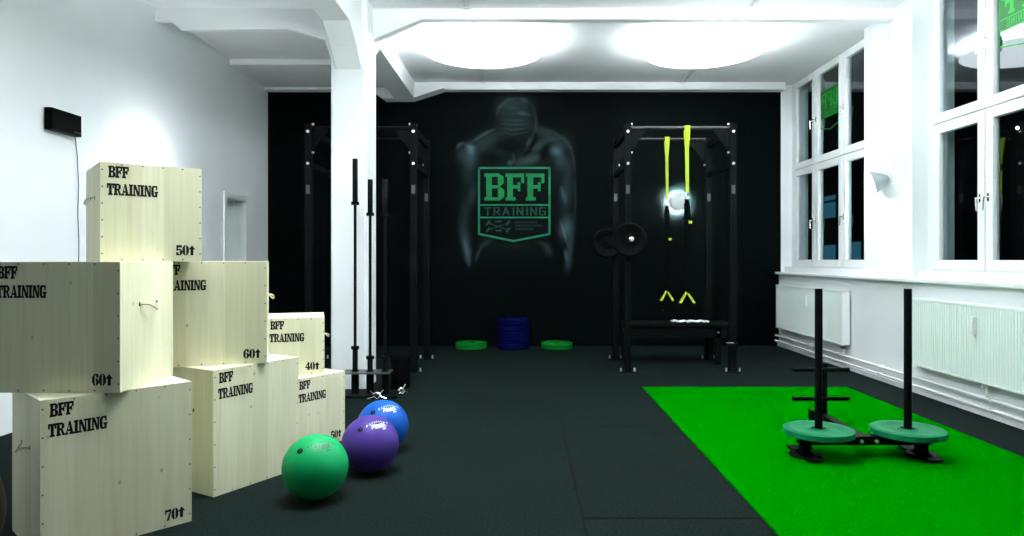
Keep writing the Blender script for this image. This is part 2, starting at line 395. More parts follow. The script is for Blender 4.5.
# ------------------------------------------------------------------ lettering (own letter shapes, unit height)
def glyphs(stencil):
    R = lambda x0, y0, x1, y1: [(x0,y0),(x1,y0),(x1,y1),(x0,y1)]
    j = 0.42 if stencil else 0.34          # where bowls start: a gap when stencilled
    G = {}
    slabT = [R(0,0.88,0.46,1)]; slabB = [R(0,0,0.46,0.12)]
    stem = [R(0.08,0,0.34,1)]
    up = [R(j,0.87,0.66,1), [(0.66,0.87),(0.66,1),(0.86,0.88),(0.86,0.62),(0.66,0.5),(0.66,0.62),(0.62,0.66),(0.62,0.84)], R(j,0.45,0.66,0.57)]
    G['B'] = (0.92, stem+slabT+slabB+[R(j,0.88,0.64,1), [(0.62,0.86),(0.64,1),(0.88,0.88),(0.88,0.64),(0.72,0.52),(0.62,0.60)], R(j,0.45,0.70,0.56),
              [(0.62,0.40),(0.74,0.50),(0.92,0.38),(0.92,0.13),(0.72,0),(0.62,0.12)], R(j,0,0.70,0.12)])
    G['R'] = (0.98, stem+slabT+slabB+[R(j,0.88,0.64,1), [(0.62,0.86),(0.64,1),(0.88,0.88),(0.88,0.62),(0.70,0.48),(0.62,0.58)], R(j,0.44,0.70,0.55),
              [(0.50,0.44),(0.72,0.44),(0.98,0),(0.70,0)]])
    G['F'] = (0.88, stem+slabT+slabB+[R(j,0.86,0.86,1), R(0.72,0.64,0.86,0.86), R(j,0.44,0.66,0.57), R(0.56,0.34,0.68,0.67)])
    G['T'] = (0.90, [R(0,0.86,0.40 if stencil else 0.9,1), R(0.50 if stencil else 0.4,0.86,0.9,1), R(0,0.62,0.13,0.86), R(0.77,0.62,0.9,0.86), R(0.31,0,0.59,0.82 if stencil else 0.9), R(0.2,0,0.7,0.11)])
    G['A'] = (1.0, [[(0.10,0.05),(0.22,0.05),(0.46,0.92),(0.40,1)], [(0.42,1),(0.64,1),(0.94,0.05),(0.62,0.05)], R(0.22,0.26,0.60,0.37), R(0,0,0.32,0.11), R(0.54,0,1.0,0.11)])
    G['I'] = (0.50, [R(0.11,0,0.39,1), R(0,0,0.5,0.11), R(0,0.89,0.5,1)])
    G['N'] = (0.98, [R(0.10,0,0.22,1), R(0.78,0,0.90,1), [(0.10,1),(0.40,1),(0.90,0),(0.62,0)], R(0,0,0.32,0.10), R(0.66,0.90,0.98,1)])
    G['G'] = (0.94, [[(0.02,0.2),(0.20,0),(0.36,0),(0.32,0.2),(0.32,0.8),(0.36,1),(0.20,1),(0.02,0.8)], R(0.40 if stencil else 0.3,0.88,0.72,1), R(0.40 if stencil else 0.3,0,0.72,0.12), R(0.72,0.64,0.84,1), R(0.60,0,0.84,0.42), R(0.5,0.36,0.94,0.47)])
    g0 = 0.06 if stencil else 0.0
    G['0'] = (0.74, [[(0.0,0.25),(0.18,0),(0.37-g0,0),(0.27,0.16),(0.27,0.84),(0.37-g0,1),(0.18,1),(0.0,0.75)], [(0.74,0.25),(0.56,0),(0.37+g0,0),(0.47,0.16),(0.47,0.84),(0.37+g0,1),(0.56,1),(0.74,0.75)]])
    G['6'] = (0.74, [[(0.0,0.25),(0.18,0),(0.34,0),(0.27,0.16),(0.27,0.84),(0.37,1),(0.22,1),(0.0,0.72)], [(0.74,0.2),(0.56,0),(0.40,0),(0.47,0.14),(0.47,0.44),(0.40,0.58),(0.56,0.6),(0.74,0.42)], R(0.40,0.86,0.68,1), R(0.52,0.70,0.70,0.9)])
    G['5'] = (0.72, [R(0.04,0.80,0.68,1), R(0.04,0.46,0.16,0.80), [(0.2,0.62),(0.5,0.62),(0.72,0.46),(0.72,0.18),(0.54,0),(0.40,0),(0.46,0.12),(0.46,0.5),(0.2,0.5)], R(0.04,0,0.36,0.12), R(0.02,0.06,0.2,0.28)])
    G['4'] = (0.78, [R(0.42,0,0.64,1), R(0,0.24,0.78,0.38), [(0.0,0.38),(0.14,0.38),(0.42,0.86),(0.42,1)], R(0.3,0,0.76,0.10)])
    G['7'] = (0.72, [R(0.02,0.82,0.72,1), R(0.02,0.64,0.12,0.86), [(0.56,0.82),(0.72,0.82),(0.48,0),(0.20,0)]])
    G['^'] = (0.70, [R(0.20,0,0.50,0.66), [(-0.06,0.60),(0.76,0.60),(0.35,1.0)]])
    G[' '] = (0.4, [])
    return G
GST, GSL = glyphs(True), glyphs(False)
STROKES = {'T': [((0,1),(0.6,1)),((0.3,1),(0.3,0))], 'R': [((0,0),(0,1)),((0,1),(0.5,1)),((0.5,1),(0.5,0.5)),((0.5,0.5),(0,0.5)),((0.2,0.5),(0.55,0))],
           'A': [((0,0),(0.3,1)),((0.3,1),(0.6,0)),((0.12,0.35),(0.48,0.35))], 'I': [((0.1,0),(0.1,1))], 'N': [((0,0),(0,1)),((0,1),(0.55,0)),((0.55,0),(0.55,1))],
           'G': [((0.55,1),(0,1)),((0,1),(0,0)),((0,0),(0.55,0)),((0.55,0),(0.55,0.5)),((0.55,0.5),(0.3,0.5))],
           'P': [((0,0),(0,1)),((0,1),(0.5,1)),((0.5,1),(0.5,0.5)),((0.5,0.5),(0,0.5))], 'O': [((0,0),(0,1)),((0,1),(0.55,1)),((0.55,1),(0.55,0)),((0.55,0),(0,0))],
           'W': [((0,1),(0.18,0)),((0.18,0),(0.36,0.8)),((0.36,0.8),(0.54,0)),((0.54,0),(0.72,1))], 'E': [((0.5,1),(0,1)),((0,1),(0,0)),((0,0),(0.5,0)),((0,0.5),(0.4,0.5))]}
def text_polys(text, h, G, tight=0.10, squeeze=1.0, bold=0.0):
    """2D polygons of a line of text; returns polys, width"""
    out = []; x = 0.0
    for c in text:
        w, ps = G[c]
        for p in ps:
            xs = [q[0] for q in p]; ys = [q[1] for q in p]; mx = (min(xs)+max(xs))/2; my = (min(ys)+max(ys))/2
            kx = 1+bold/max(max(xs)-min(xs), 0.1); ky = 1+bold*0.6/max(max(ys)-min(ys), 0.1)
            out.append([((x+(mx+(px-mx)*kx)*squeeze)*h, (my+(py-my)*ky)*h) for px, py in p])
        x += (w+tight)*squeeze
    return out, x*h
def stroke_polys(text, h, t, gap=0.35):
    out = []; x = 0.0
    for c in text:
        w = 0
        for a, q in STROKES[c]:
            A = Vector(((x+a[0])*h, a[1]*h)); B = Vector(((x+q[0])*h, q[1]*h)); d = (B-A).normalized(); n = Vector((-d.y, d.x))*t/2
            A = A - d*t/2; B = B + d*t/2
            out.append([tuple(A-n), tuple(B-n), tuple(B+n), tuple(A+n)]); w = max(w, a[0], q[0])
        x += w + gap
    return out, (x-gap)*h
def flat(mb, polys, origin, ux, uz, m=0):
    o = Vector(origin); ux = Vector(ux); uz = Vector(uz)
    for p in polys: mb.add([o + ux*x + uz*y for x, y in p], [tuple(range(len(p)))], m)
    return mb

# ------------------------------------------------------------------ plyometric boxes
def panel(name, parent, lo, hi, axis, u_off, v_off, screws=()):
    """one board; axis is the thin direction; wood grain runs up (or in depth on lids)"""
    mb = MB(); mb.box(lo, hi)
    for (x, y, z, ax) in screws:
        dd = {'-y': (0,-0.0006,0), '+x': (0.0006,0,0), '-x': (-0.0006,0,0)}[ax]
        mb.cyl((x,y,z), (x+dd[0],y+dd[1],z+dd[2]), 0.0042, n=8, m=1)
    o = mb.build(name, [M_PINE, M_SCREW], parent)
    me = o.data; uvl = me.uv_layers.new(name='UVMap')
    for poly in me.polygons:
        n = poly.normal
        for li in poly.loop_indices:
            v = me.vertices[me.loops[li].vertex_index].co
            if abs(n.z) > 0.7: u, w = v.x, v.y
            elif abs(n.y) > 0.7: u, w = v.x, v.z
            else: u, w = v.y, v.z
            uvl.data[li].uv = (u+u_off, w+v_off)
    b = o.modifiers.new('bevel', 'BEVEL'); b.width = 0.0025; b.segments = 2; b.limit_method = 'ANGLE'; b.angle_limit = math.radians(50)
    return o
def plyo(label, P, ang, w, d, h, z0, num, th=0.056, inset=0.036, tsq=1.0, drop=0.020, ropes=(1, -1)):
    t = 0.018; c, s = math.cos(ang), math.sin(ang)
    loc = (P[0] + c*w/2 - s*d/2, P[1] + s*w/2 + c*d/2, z0)
    r = thing('plyo_box', label, 'jump box', loc, ang, 'pine jump boxes')
    U = lambda: random.uniform(0, 9)
    sc = []
    k = 6
    for i in range(k):
        z = 0.04 + (h-0.08)*i/(k-1)
        sc += [(-w/2+0.009, -d/2, z, '-y'), (w/2-0.009, -d/2, z, '-y')]
    for i in range(1, 5):
        x = -w/2 + w*i/5; sc += [(x, -d/2, h-0.010, '-y'), (x, -d/2, 0.010, '-y')]
    fp = panel('front_panel', r, (-w/2, -d/2, 0), (w/2, -d/2+t, h), 'y', U(), U(), sc)
    panel('back_panel', r, (-w/2, d/2-t, 0), (w/2, d/2, h), 'y', U(), U())
    for sgn in (1, -1):
        x0, x1 = (w/2-t, w/2) if sgn > 0 else (-w/2, -w/2+t)
        sp = panel('side_panel', r, (x0, -d/2+t, 0), (x1, d/2-t, h), 'x', U(), U())
        if sgn in ropes:
            # rope grip knotted through two holes
            xs = sgn*w/2; zc = h*0.66; pts = []
            for i in range(17):
                q = i/16.0; y = -0.075 + 0.15*q
                pts.append((xs + sgn*(0.040*math.sin(PI*q)**0.8 - 0.004), y, zc + 0.012*math.sin(2*PI*q) - 0.022*math.sin(PI*q)))
            rb = MB().tube(pts, 0.0048, 8)
            rb.cyl((xs, -0.075, zc), (xs+sgn*0.0008, -0.075, zc), 0.010, n=12, m=1); rb.cyl((xs, 0.075, zc), (xs+sgn*0.0008, 0.075, zc), 0.010, n=12, m=1)
            rb.build('rope_handle', [M_ROPE, M_HOLE], sp, smooth=True)
    panel('top_panel', r, (-w/2+t, -d/2+t, h-t), (w/2-t, d/2-t, h), 'z', U(), U())
    panel('bottom_panel', r, (-w/2+t, -d/2+t, 0), (w/2-t, d/2-t, t), 'z', U(), U())
    y = -d/2 - 0.0007
    l1, _ = text_polys('BFF', th, GST, tight=0.06, squeeze=0.565*tsq, bold=0.09); l2, _ = text_polys('TRAINING', th, GST, tight=0.06, squeeze=0.565*tsq, bold=0.09)
    mb = MB(); flat(mb, l1, (-w/2+inset, y, h-drop-th), (1,0,0), (0,0,1)); mb.build('stencil_lettering', M_INK, fp)
    mb = MB(); flat(mb, l2, (-w/2+inset-0.006, y, h-drop-th*2-0.032), (1,0,0), (0,0,1))
    mb.build('stencil_lettering', M_INK, fp)
    n1, nw = text_polys(num+'^', th*0.92, GST, squeeze=0.74, bold=0.08)
    mb = MB(); flat(mb, n1, (w/2-0.032-nw, y, 0.034), (1,0,0), (0,0,1)); mb.build('stencil_number', M_INK, fp)
    return r
R_ = math.radians
plyo('pine jump box stencilled 70 standing on the floor, nearest of the stacks', (-2.095, 2.957), R_(47.6), 0.635, 0.52, 0.70, 0.0, '70')
plyo('pine jump box stencilled 60, cut by the left edge, atop the nearest box', (-2.437, 3.133), 0.0, 0.584, 0.475, 0.60, 0.7005, '60', ropes=(1,), inset=0.024)
plyo('tall pine jump box on the floor directly behind the green ball', (-1.711, 3.763), R_(60.5), 0.60, 0.50, 0.70, 0.0, '70')
plyo('pine jump box stencilled 60 under a corner of the topmost box, behind other stacks', (-2.068, 3.835), R_(19.2), 0.584, 0.48, 0.60, 0.7005, '60')
plyo('pine jump box stencilled 50, topmost of the whole pile', (-2.11, 3.40), R_(39.5), 0.472, 0.50, 0.50, 1.301, '50', ropes=(-1, 1))
plyo('pine jump box stencilled 50 on the floor behind the purple ball', (-1.585, 4.553), R_(55.5), 0.50, 0.60, 0.50, 0.0, '50', inset=0.105)
plyo('small pine jump box stencilled 40, farthest and lowest of those stacked on others', (-1.838, 4.715), R_(17.0), 0.442, 0.49, 0.40, 0.5005, '40', inset=0.083)

# ------------------------------------------------------------------ medicine balls
def ball(label, color, x, y, r, ink, yaw):
    m = mat(label.split()[0]+'_ball_vinyl', color, 0.45, spec=0.2, noise=(7, 0.06), bump=(160, 0.06))
    mb = MB(); prof = []
    N = 28
    for i in range(N+1):
        t = PI*i/N; rr = r*math.sin(t); hh = r*0.985*(1-math.cos(t))
        prof.append((rr if 0 < i < N else 0.0, max(hh, 0.0)))
    mb.lathe(prof, n=48)
    for k in range(3): pass
    o = mb.build('medicine_ball', m, smooth=True)
    o.location = (x, y, 0.0); o.rotation_euler = (0, 0, yaw)
    tag(o, label, 'medicine ball', 'medicine balls on the floor')
    c = Vector((0, 0, r*0.985))
    def sph(az, el, k=1.004):   # az from -y (front) towards +x, el up
        return c + Vector((math.sin(az)*math.cos(el), -math.cos(az)*math.cos(el), 0.985*math.sin(el)))*r*k
    def wrap(polys, az0, el0, tilt):
        w = MB(); ct, st = math.cos(tilt), math.sin(tilt)
        for p in polys:
            vs = []
            for px, py in p:
                qx, qy = px*ct - py*st, px*st + py*ct
                el = el0 + qy/r; vs.append(sph(az0 + qx/(r*math.cos(el0)), el))
            w.add(vs, [tuple(range(len(vs)))])
        return w
    # filling valve
    v = MB(); ring = [sph(-0.42 + 0.12*math.cos(a)*1.15, R_(43) + 0.095*math.sin(a), 1.003) for a in [2*PI*i/14 for i in range(14)]]
    v.add(ring, [tuple(range(14))]); v.build('valve', M_INK, o)
    # row of dashes curving over the mark
    dm = MB()
    for i in range(9):
        q = i/8.0; az = -0.12 + 1.30*q; el = R_(50) + 0.20*math.sin(PI*min(q*0.9+0.05, 1))
        for (a0, a1, e0, e1) in ((-0.030, 0.030, -0.040, 0.040),):
            dm.add([sph(az+a0, el+e0), sph(az+a1, el+e0), sph(az+a1, el+e1), sph(az+a0, el+e1)], [(0,1,2,3)])
    dm.build('dash_marks', ink, o)
    p, w = stroke_polys('POWER', 0.0235, 0.0066, gap=0.28)
    wrap(p, 0.55 - w/(2*r*0.69), R_(45.5), 0.02).build('logo_lettering', ink, o)
    wrap([[(0,0),(0.024,0),(0.024,0.009),(0,0.009)]], 0.66, R_(40), 0.0).build('size_mark', ink, o)
    return o
M_INKL = mat('pale_print', (0.62, 0.72, 0.82), 0.5)
M_INKG = mat('dark_green_print', (0.005, 0.10, 0.05), 0.5)
ball('green medicine ball with a dark printed mark, in front of the boxes', (0.001, 0.34, 0.10), -1.145, 3.75, 0.177, M_INKG, 0.06)
ball('purple medicine ball between the green and the blue ball', (0.065, 0.032, 0.24), -0.950, 4.22, 0.175, M_INKL, 0.16)
ball('blue medicine ball, farthest of the three coloured balls', (0.002, 0.085, 0.42), -0.968, 4.68, 0.175, M_INKL, 0.10)
mb = MB(); mb.lathe([(0.33*math.sin(PI*i/30) if 0 < i < 30 else 0.0, 0.33*(1-math.cos(PI*i/30))) for i in range(31)], n=48)  # dark brown sphere filling a sliver at the left edge, kind unknown
o = mb.build('dark_round_shape', M_BROWN, smooth=True); o.location = (-2.33, 2.53, 0)
tag(o, 'dark brown rounded shape showing only its edge in the lower left corner', 'exercise ball')
MB().lathe([(0.0, 0.0), (0.012, 0.0), (0.012, 0.004), (0.0, 0.005)], origin=(0.0, 0.0, 0.655), n=16).build('top_cap', M_INK, o, smooth=True)

# ------------------------------------------------------------------ turf
o = MB().box((1.205, YF+0.3, 0.001), (3.285, 6.955, 0.012)).build('turf_mat', M_TURF)
tag(o, 'bright green artificial turf strip laid on the black floor', 'turf')
# seams between the rubber mats, cut as thin dark grooves
b = MB(); b.box((0.294, 3.0, -0.001), (0.304, 5.95, 0.0012)); b.box((0.30, 3.455, -0.001), (1.20, 3.477, 0.0012))
for y in (5.33,): b.box((0.30, y, -0.001), (1.2, y+0.004, 0.0008))
for x, y0, y1 in ((-0.70, 5.95, 7.4), (-0.70, 1.0, 2.6)): b.box((x, y0, -0.001), (x+0.004, y1, 0.0008))
struct(b.build('floor_seams', M_HOLE))

# ------------------------------------------------------------------ power racks
def rack(label, x0, extra=False):
    barm = M_GREY if extra else M_STEEL
    """posts stand at x0, x0+1.22 and y 7.94, 8.99; local origin at the front left post"""
    W, D, H, s = 1.22, 1.05, 2.885, 0.075
    r = thing('power_rack', label, 'power rack', (x0, 7.94, 0), 0, 'black power racks')
    for ix, x in enumerate((0, W)):
        for iy, y in enumerate((0, D)):
            p = MB(); p.box((x-s/2, y-s/2, 0.008), (x+s/2, y+s/2, H))
            z = 0.3
            while z < 2.14:
                p.cyl((x, y-s/2, z), (x, y-s/2-0.0006, z), 0.013, n=10, m=1); z += 0.075
            post = p.build('post', [M_STEEL, M_HOLE], r)
            MB().box((x-0.095, y-0.06, 0), (x+0.095, y+0.06, 0.01)).build('foot_plate', M_STEEL, post)
            for bx in (-0.078, 0.078):
                MB().cyl((x+bx, y-0.02, 0.01), (x+bx, y-0.02, 0.05), 0.011, n=8).build('bolt', M_BOLT, post, smooth=True)
            for z in (2.79, 2.42):
                MB().cyl((x, y-s/2, z), (x, y-s/2-0.014, z), 0.017, n=10).build('bolt', M_BOLT, post, smooth=True)
            for z, sx in ((2.88, 1), (2.55, 1)):
                sgn = 1 if ix == 0 else -1
                MB().cyl((x+sgn*s/2, y, z), (x+sgn*(s/2+0.02), y, z), 0.014, n=10).build('bolt', M_BOLT, post, smooth=True)
            MB().box((x-0.022+(-0.02 if ix == 0 else 0.0)*0, y-s/2-0.001, 2.07), (x+0.022, y-s/2, 2.17)).build('label_plate', M_LABEL, post)
        MB().box((x-0.025, s/2, 2.77), (x+0.025, D-s/2, 2.85)).build('side_rail', M_STEEL, r)
        MB().box((x-0.02, s/2, 2.385), (x+0.02, D-s/2, 2.445)).build('side_rail', M_STEEL, r)
        # gusset plates at the top corners
        sg = 1 if ix == 0 else -1
        for y in (0, D):
            MB().prism([(x+sg*s/2, y-0.004, 2.86), (x+sg*0.26, y-0.004, 2.86), (x+sg*s/2, y-0.004, 2.56)], (0, 0.008, 0)).build('gusset', M_STEEL, r)
    MB().cyl((s/2, 0, 2.835), (W-s/2, 0, 2.835), 0.022, n=16).build('pull_up_bar', barm, r, smooth=True)
    MB().cyl((s/2, D, 2.89), (W-s/2, D, 2.89), 0.018, n=16).build('pull_up_bar', barm, r, smooth=True)
    if extra:
        b = MB(); b.box((-0.05, -s/2-0.03, 1.48), (0.05, -s/2, 1.60)); b.cyl((0, -s/2-0.03, 1.535), (0, -0.30, 1.535), 0.024)
        b.build('plate_peg', M_STEEL, r, smooth=True)
        b = MB(); b.box((-0.16, D-s/2-0.03, 1.46), (0.05, D-s/2, 1.60)); b.cyl((-0.125, D-s/2-0.03, 1.525), (-0.125, D-0.30, 1.525), 0.024)
        b.build('plate_peg', M_STEEL, r, smooth=True)
        hk = MB(); hk.box((W-0.09, -s/2-0.05, 0.315), (W-s/2+0.004, -s/2-0.035, 0.345)); hk.box((W-0.05, -s/2-0.05, 0.27), (W+0.04, -s/2, 0.345))
        hk = hk.build('bar_hook', M_STEEL, r)
        MB().box((W-0.09, -s/2-0.052, 0.345), (W-0.01, -s/2-0.02, 0.352)).build('hook_pad', M_BOLT, hk)
    return r
rack('black power rack with yellow straps hung from its bars, beside the windows', 1.203, True)
rack('black power rack half hidden by the white column', -2.50)

# bumper plates (general builder; axis through the centre)
def plate(name, label, group, m, R, t, origin, axis, hub=M_CHROME, rimc=0.0):
    a = Vector(axis)
    o = bpy.data.objects.new(name, None); COL.objects.link(o); o.location = origin; tag(o, label, 'weight plate', group)
    h = t/2
    prof = [(0.027, -h*0.9), (0.06, -h*0.9), (0.065, -h*0.7), (R-0.075, -h*0.62), (R-0.055, -h*0.96), (R-0.012, -h), (R, -h*0.7),
            (R, h*0.7), (R-0.012, h), (R-0.055, h*0.96), (R-0.075, h*0.62), (0.065, h*0.7), (0.06, h*0.9), (0.027, h*0.9), (0.027, -h*0.9)]
    MB().lathe(prof, axis=a, n=64).build('plate_disc', m, o, smooth=True)
    prof = [(0.0255, -h), (0.045, -h), (0.045, h), (0.0255, h), (0.0255, -h)]
    MB().lathe(prof, axis=a, n=32).build('hub_ring', hub, o, smooth=True)
    return o
plate('bumper_plate', 'black weight plate on the front left post of the strap rack', 'black plates on the strap rack', M_RUBBER, 0.195, 0.07, (1.203, 7.80, 1.535), (0, -1, 0), hub=M_STEEL)
plate('bumper_plate', 'black weight plate on the rear post, partly behind another black plate', 'black plates on the strap rack', M_RUBBER, 0.195, 0.07, (1.078, 8.84, 1.525), (0, -1, 0), hub=M_STEEL)
o = MB().lathe([(0.0, 0.0), (0.026, 0.0), (0.026, 0.02), (0.012, 0.026), (0.0, 0.026)], origin=(1.203, 7.642, 1.535), axis=(0, -1, 0), n=20).build('peg_cap', M_BOLT, smooth=True)
pr = [x for x in bpy.data.objects if x.name == 'power_rack'][0]
o.parent = pr; o.location = (-1.203, -7.94, 0)

# coloured plates lying by the black wall
for i in range(5):
    posn = ('bottom', 'second from bottom', 'middle', 'second from top', 'top')[i]
    plate('bumper_plate', '%s plate of the blue stack by the black wall' % posn, 'blue plates by the black wall', M_BLUEP, 0.235, 0.088, (-0.158, 10.06, 0.0445+0.0882*i), (0,0,1), hub=M_STEEL)
for x, side in ((-0.775, 'left'), (0.485, 'right')):
    for i in range(2):
        plate('bumper_plate', '%s green plate %s of the blue stack, by the black wall' % (('lower', 'upper')[i], side), 'green plates by the black wall',
              M_GREENW, 0.232, 0.045, (x, 10.06, 0.023+0.0455*i), (0,0,1), hub=M_CHROME)

# ------------------------------------------------------------------ suspension straps on the rack
def straps(label, x, y, ztop, zyel, zbot, w, hs, tabz, spread):
    r = thing('suspension_trainer', label, 'suspension trainer', (x, y, 0), 0, 'yellow and black suspension trainers')
    b = MB()   # loop over the bar, then a strap that narrows
    b.box((-w*0.5, -0.030, ztop-0.05), (w*0.5, -0.024, ztop+0.024)); b.box((-w*0.5, 0.024, ztop-0.05), (w*0.5, 0.030, ztop+0.024)); b.box((-w*0.5, -0.030, ztop+0.022), (w*0.5, 0.030, ztop+0.028))
    b.prism([(-w*0.5, -0.030, ztop-0.05), (w*0.5, -0.030, ztop-0.05), (w*0.36, -0.008, ztop-0.22), (-w*0.36, -0.008, ztop-0.22)], (0, 0.006, 0))
    b.prism([(-w*0.5, 0.030, ztop-0.05), (w*0.5, 0.030, ztop-0.05), (w*0.36, 0.008, ztop-0.22), (-w*0.36, 0.008, ztop-0.22)], (0, -0.006, 0))
    b.prism([(-w*0.34, -0.004, ztop-0.21), (w*0.34, -0.004, ztop-0.21), (w*0.28+0.006, -0.004, zyel), (-w*0.28+0.006, -0.004, zyel)], (0, 0.008, 0))
    b.build('anchor_strap', M_YEL, r)
    c = MB(); ring = [(0.006+0.018*math.cos(a), 0, zyel-0.035+0.045*math.sin(a)) for a in [2*PI*i/20 for i in range(21)]]
    c.tube(ring, 0.005, 8); c.build('carabiner', M_CHROME, r, smooth=True)
    k = MB()
    for dx in (-0.012, 0.014):
        k.prism([(dx-0.012, -0.006, zyel-0.07), (dx+0.014, -0.006, zyel-0.07), (dx+0.017, -0.006, zbot+0.12), (dx-0.015, -0.006, zbot+0.12)], (0, 0.012, 0))
    k.prism([(-0.030, -0.012, zyel-0.12), (0.034, -0.012, zyel-0.12), (0.032, -0.012, zyel-0.52), (-0.028, -0.012, zyel-0.52)], (0, 0.024, 0))
    k.build('main_strap', M_WEB, r)
    MB().box((0.018, -0.018, tabz-0.016), (0.058, -0.008, tabz+0.016)).build('adjuster_tab', M_YEL, r, bevel=0.004)
    for sg in (-1, 1):
        h = MB(); a = (sg*0.008, 0.02*sg, zbot+0.13)
        for yy in (-0.06, 0.06):
            h.bar(a, (sg*spread + (0.01 if yy > 0 else -0.006), yy + 0.02*sg, zbot), 0.024, 0.006, up=(0,1,0))
        ho = h.build('handle_webbing', M_YEL, r)
        MB().cyl((sg*spread, -0.075+0.02*sg, zbot-0.012), (sg*spread, 0.075+0.02*sg, zbot-0.012), 0.017, n=14).build('grip', M_RUBBER, ho, smooth=True)
        MB().cyl((sg*spread*0.6, -0.03+0.02*sg, zbot-0.13), (sg*spread*0.6, 0.03+0.02*sg, zbot-0.13), 0.012, n=10).build('foot_cradle', M_WEB, ho, smooth=True)
    return r
straps('suspension trainer hung from the rear rack bar, its straps left of the round wall lamp', 1.880, 8.99, 2.89, 2.09, 0.765, 0.058, 1, 1.575, 0.085)
straps('suspension trainer hung from the front rack bar, its straps right of the round wall lamp', 1.893, 7.94, 2.835, 2.08, 0.80, 0.066, 1, 1.742, 0.09)

# ------------------------------------------------------------------ flat bench inside the strap rack, white towel
r = thing('flat_bench', 'low flat black bench standing lengthwise inside the strap rack', 'bench', (1.93, 8.70, 0))
MB().box((-0.67, -0.22, 0.465), (0.67, 0.22, 0.515)).build('bench_top', M_STEEL, r, bevel=0.01)
MB().box((-0.62, -0.195, 0.33), (0.60, -0.17, 0.465)).build('apron', M_STEEL, r)
MB().box((-0.62, 0.17, 0.33), (0.60, 0.195, 0.465)).build('apron', M_STEEL, r)
for x in (-0.635, 0.49):
    for y in (-0.165, 0.165):
        lg = MB().box((x-0.03, y-0.03, 0), (x+0.03, y+0.03, 0.465)).build('leg', M_STEEL, r)
        MB().cyl((x, y-0.03, 0.40), (x, y-0.04, 0.40), 0.010, n=8).build('bolt', M_BOLT, lg)
# crumpled towel
b = MB(); nx, ny = 26, 8
for j in range(ny+1):
    for i in range(nx+1):
        x = -0.22 + 0.44*i/nx + 0.008*math.sin(j*2.1); y = -0.10 + 0.17*j/ny + 0.010*math.sin(i*1.9)
        b.v.append((x, y, 0.014 + 0.010*math.sin(i*1.3+j*0.9)*math.cos(j*1.1+i*0.3)))
for j in range(ny):
    for i in range(nx):
        a = j*(nx+1)+i; b.face((a, a+1, a+nx+2, a+nx+1))
o = b.build('towel', M_TOWEL, smooth=True); o.location = (2.075, 8.58, 0.526)
sm = o.modifiers.new('solid', 'SOLIDIFY'); sm.thickness = 0.012
tag(o, 'crumpled white towel lying on the flat black bench', 'towel')

# ------------------------------------------------------------------ barbells upright in a floor holder, things beside it
r = thing('barbell_holder', 'low black floor holder keeping barbells upright before the column', 'barbell holder', (-1.502, 6.58, 0))
MB().box((-0.33, -0.16, 0), (0.30, 0.16, 0.025)).build('base_plate', M_STEEL, r, bevel=0.004)
MB().box((-0.24, -0.12, 0.222), (0.22, 0.12, 0.232)).build('top_plate', mat('grey_steel_plate', (0.09, 0.11, 0.11), 0.35, metal=0.6), r)
for x in (-0.125, 0.02, 0.165):
    MB().lathe([(0.036, 0.025), (0.036, 0.24), (0.030, 0.24), (0.030, 0.03), (0.036, 0.025)], origin=(x, 0, 0), n=20).build('sleeve_tube', M_STEEL, r, smooth=True)
def barbell(label, x, L, sl):
    r = thing('barbell', label, 'barbell', (x + 0.018, 6.58, 0.03), 0, 'upright barbells')
    MB().cyl((0,0,sl), (0,0,L-sl), 0.014, n=16).build('shaft', M_STEEL, r, smooth=True)
    for z0, z1, zc in ((0, sl, sl), (L-sl, L, L-sl)):
        MB().lathe([(0.0, z0), (0.022, z0), (0.025, z0+0.004), (0.025, z1-0.004), (0.022, z1), (0.0, z1)], n=20).build('sleeve', M_STEEL, r, smooth=True)
        MB().lathe([(0.0, zc-0.015), (0.038, zc-0.015), (0.038, zc+0.015), (0.0, zc+0.015)], n=20).build('collar', M_STEEL, r, smooth=True)
    return r
barbell('longest upright barbell against the white column face', -1.645, 2.25, 0.43)
barbell('shorter upright barbell at the right edge of the white column', -1.50, 2.05, 0.335)
barbell('upright barbell seen against the black wall right of the column', -1.355, 2.05, 0.335)
r = thing('bucket', 'round black lidded bucket on the floor right of the barbells', 'bucket', (-1.265, 6.98, 0))
MB().lathe([(0.0, 0.0), (0.09, 0.0), (0.098, 0.02), (0.104, 0.275), (0.0, 0.275)], n=36).build('bucket_body', M_RUBBER, r, smooth=True)
MB().lathe([(0.0, 0.276), (0.112, 0.276), (0.112, 0.305), (0.100, 0.312), (0.0, 0.300)], n=36).build('lid', M_PLASTIC, r, smooth=True)
def clip(label, x, y, rz):
    r = thing('spring_collar', label, 'barbell collar', (x, y, 0), rz, 'chrome spring collars')
    pts = []
    for i in range(65):
        a = 2*PI*2.6*i/64 - 0.4; pts.append((0.027*math.cos(a), -0.016+0.032*i/64, 0.038+0.027*math.sin(a)))
    MB().tube(pts, 0.0052, 6).build('coil', M_CHROME, r, smooth=True)
    for sg in (-1, 1):
        h = MB(); h.tube([(sg*0.024, 0.016*sg, 0.030), (sg*0.05, 0.016*sg, 0.018), (sg*0.085, 0.016*sg, 0.008)], 0.0065, 6); h.tube([(sg*0.024, 0.016*sg, 0.050), (sg*0.045, 0.016*sg, 0.07), (sg*0.062, 0.016*sg, 0.088)], 0.005, 6)
        h.build('grip_arm', M_CHROME, r, smooth=True)
    return r
clip('chrome spring collar on the floor in front of the barbells', -1.375, 6.385, 0.0)
clip('chrome spring collar on the floor before the black bucket', -1.185, 6.62, 0.9)

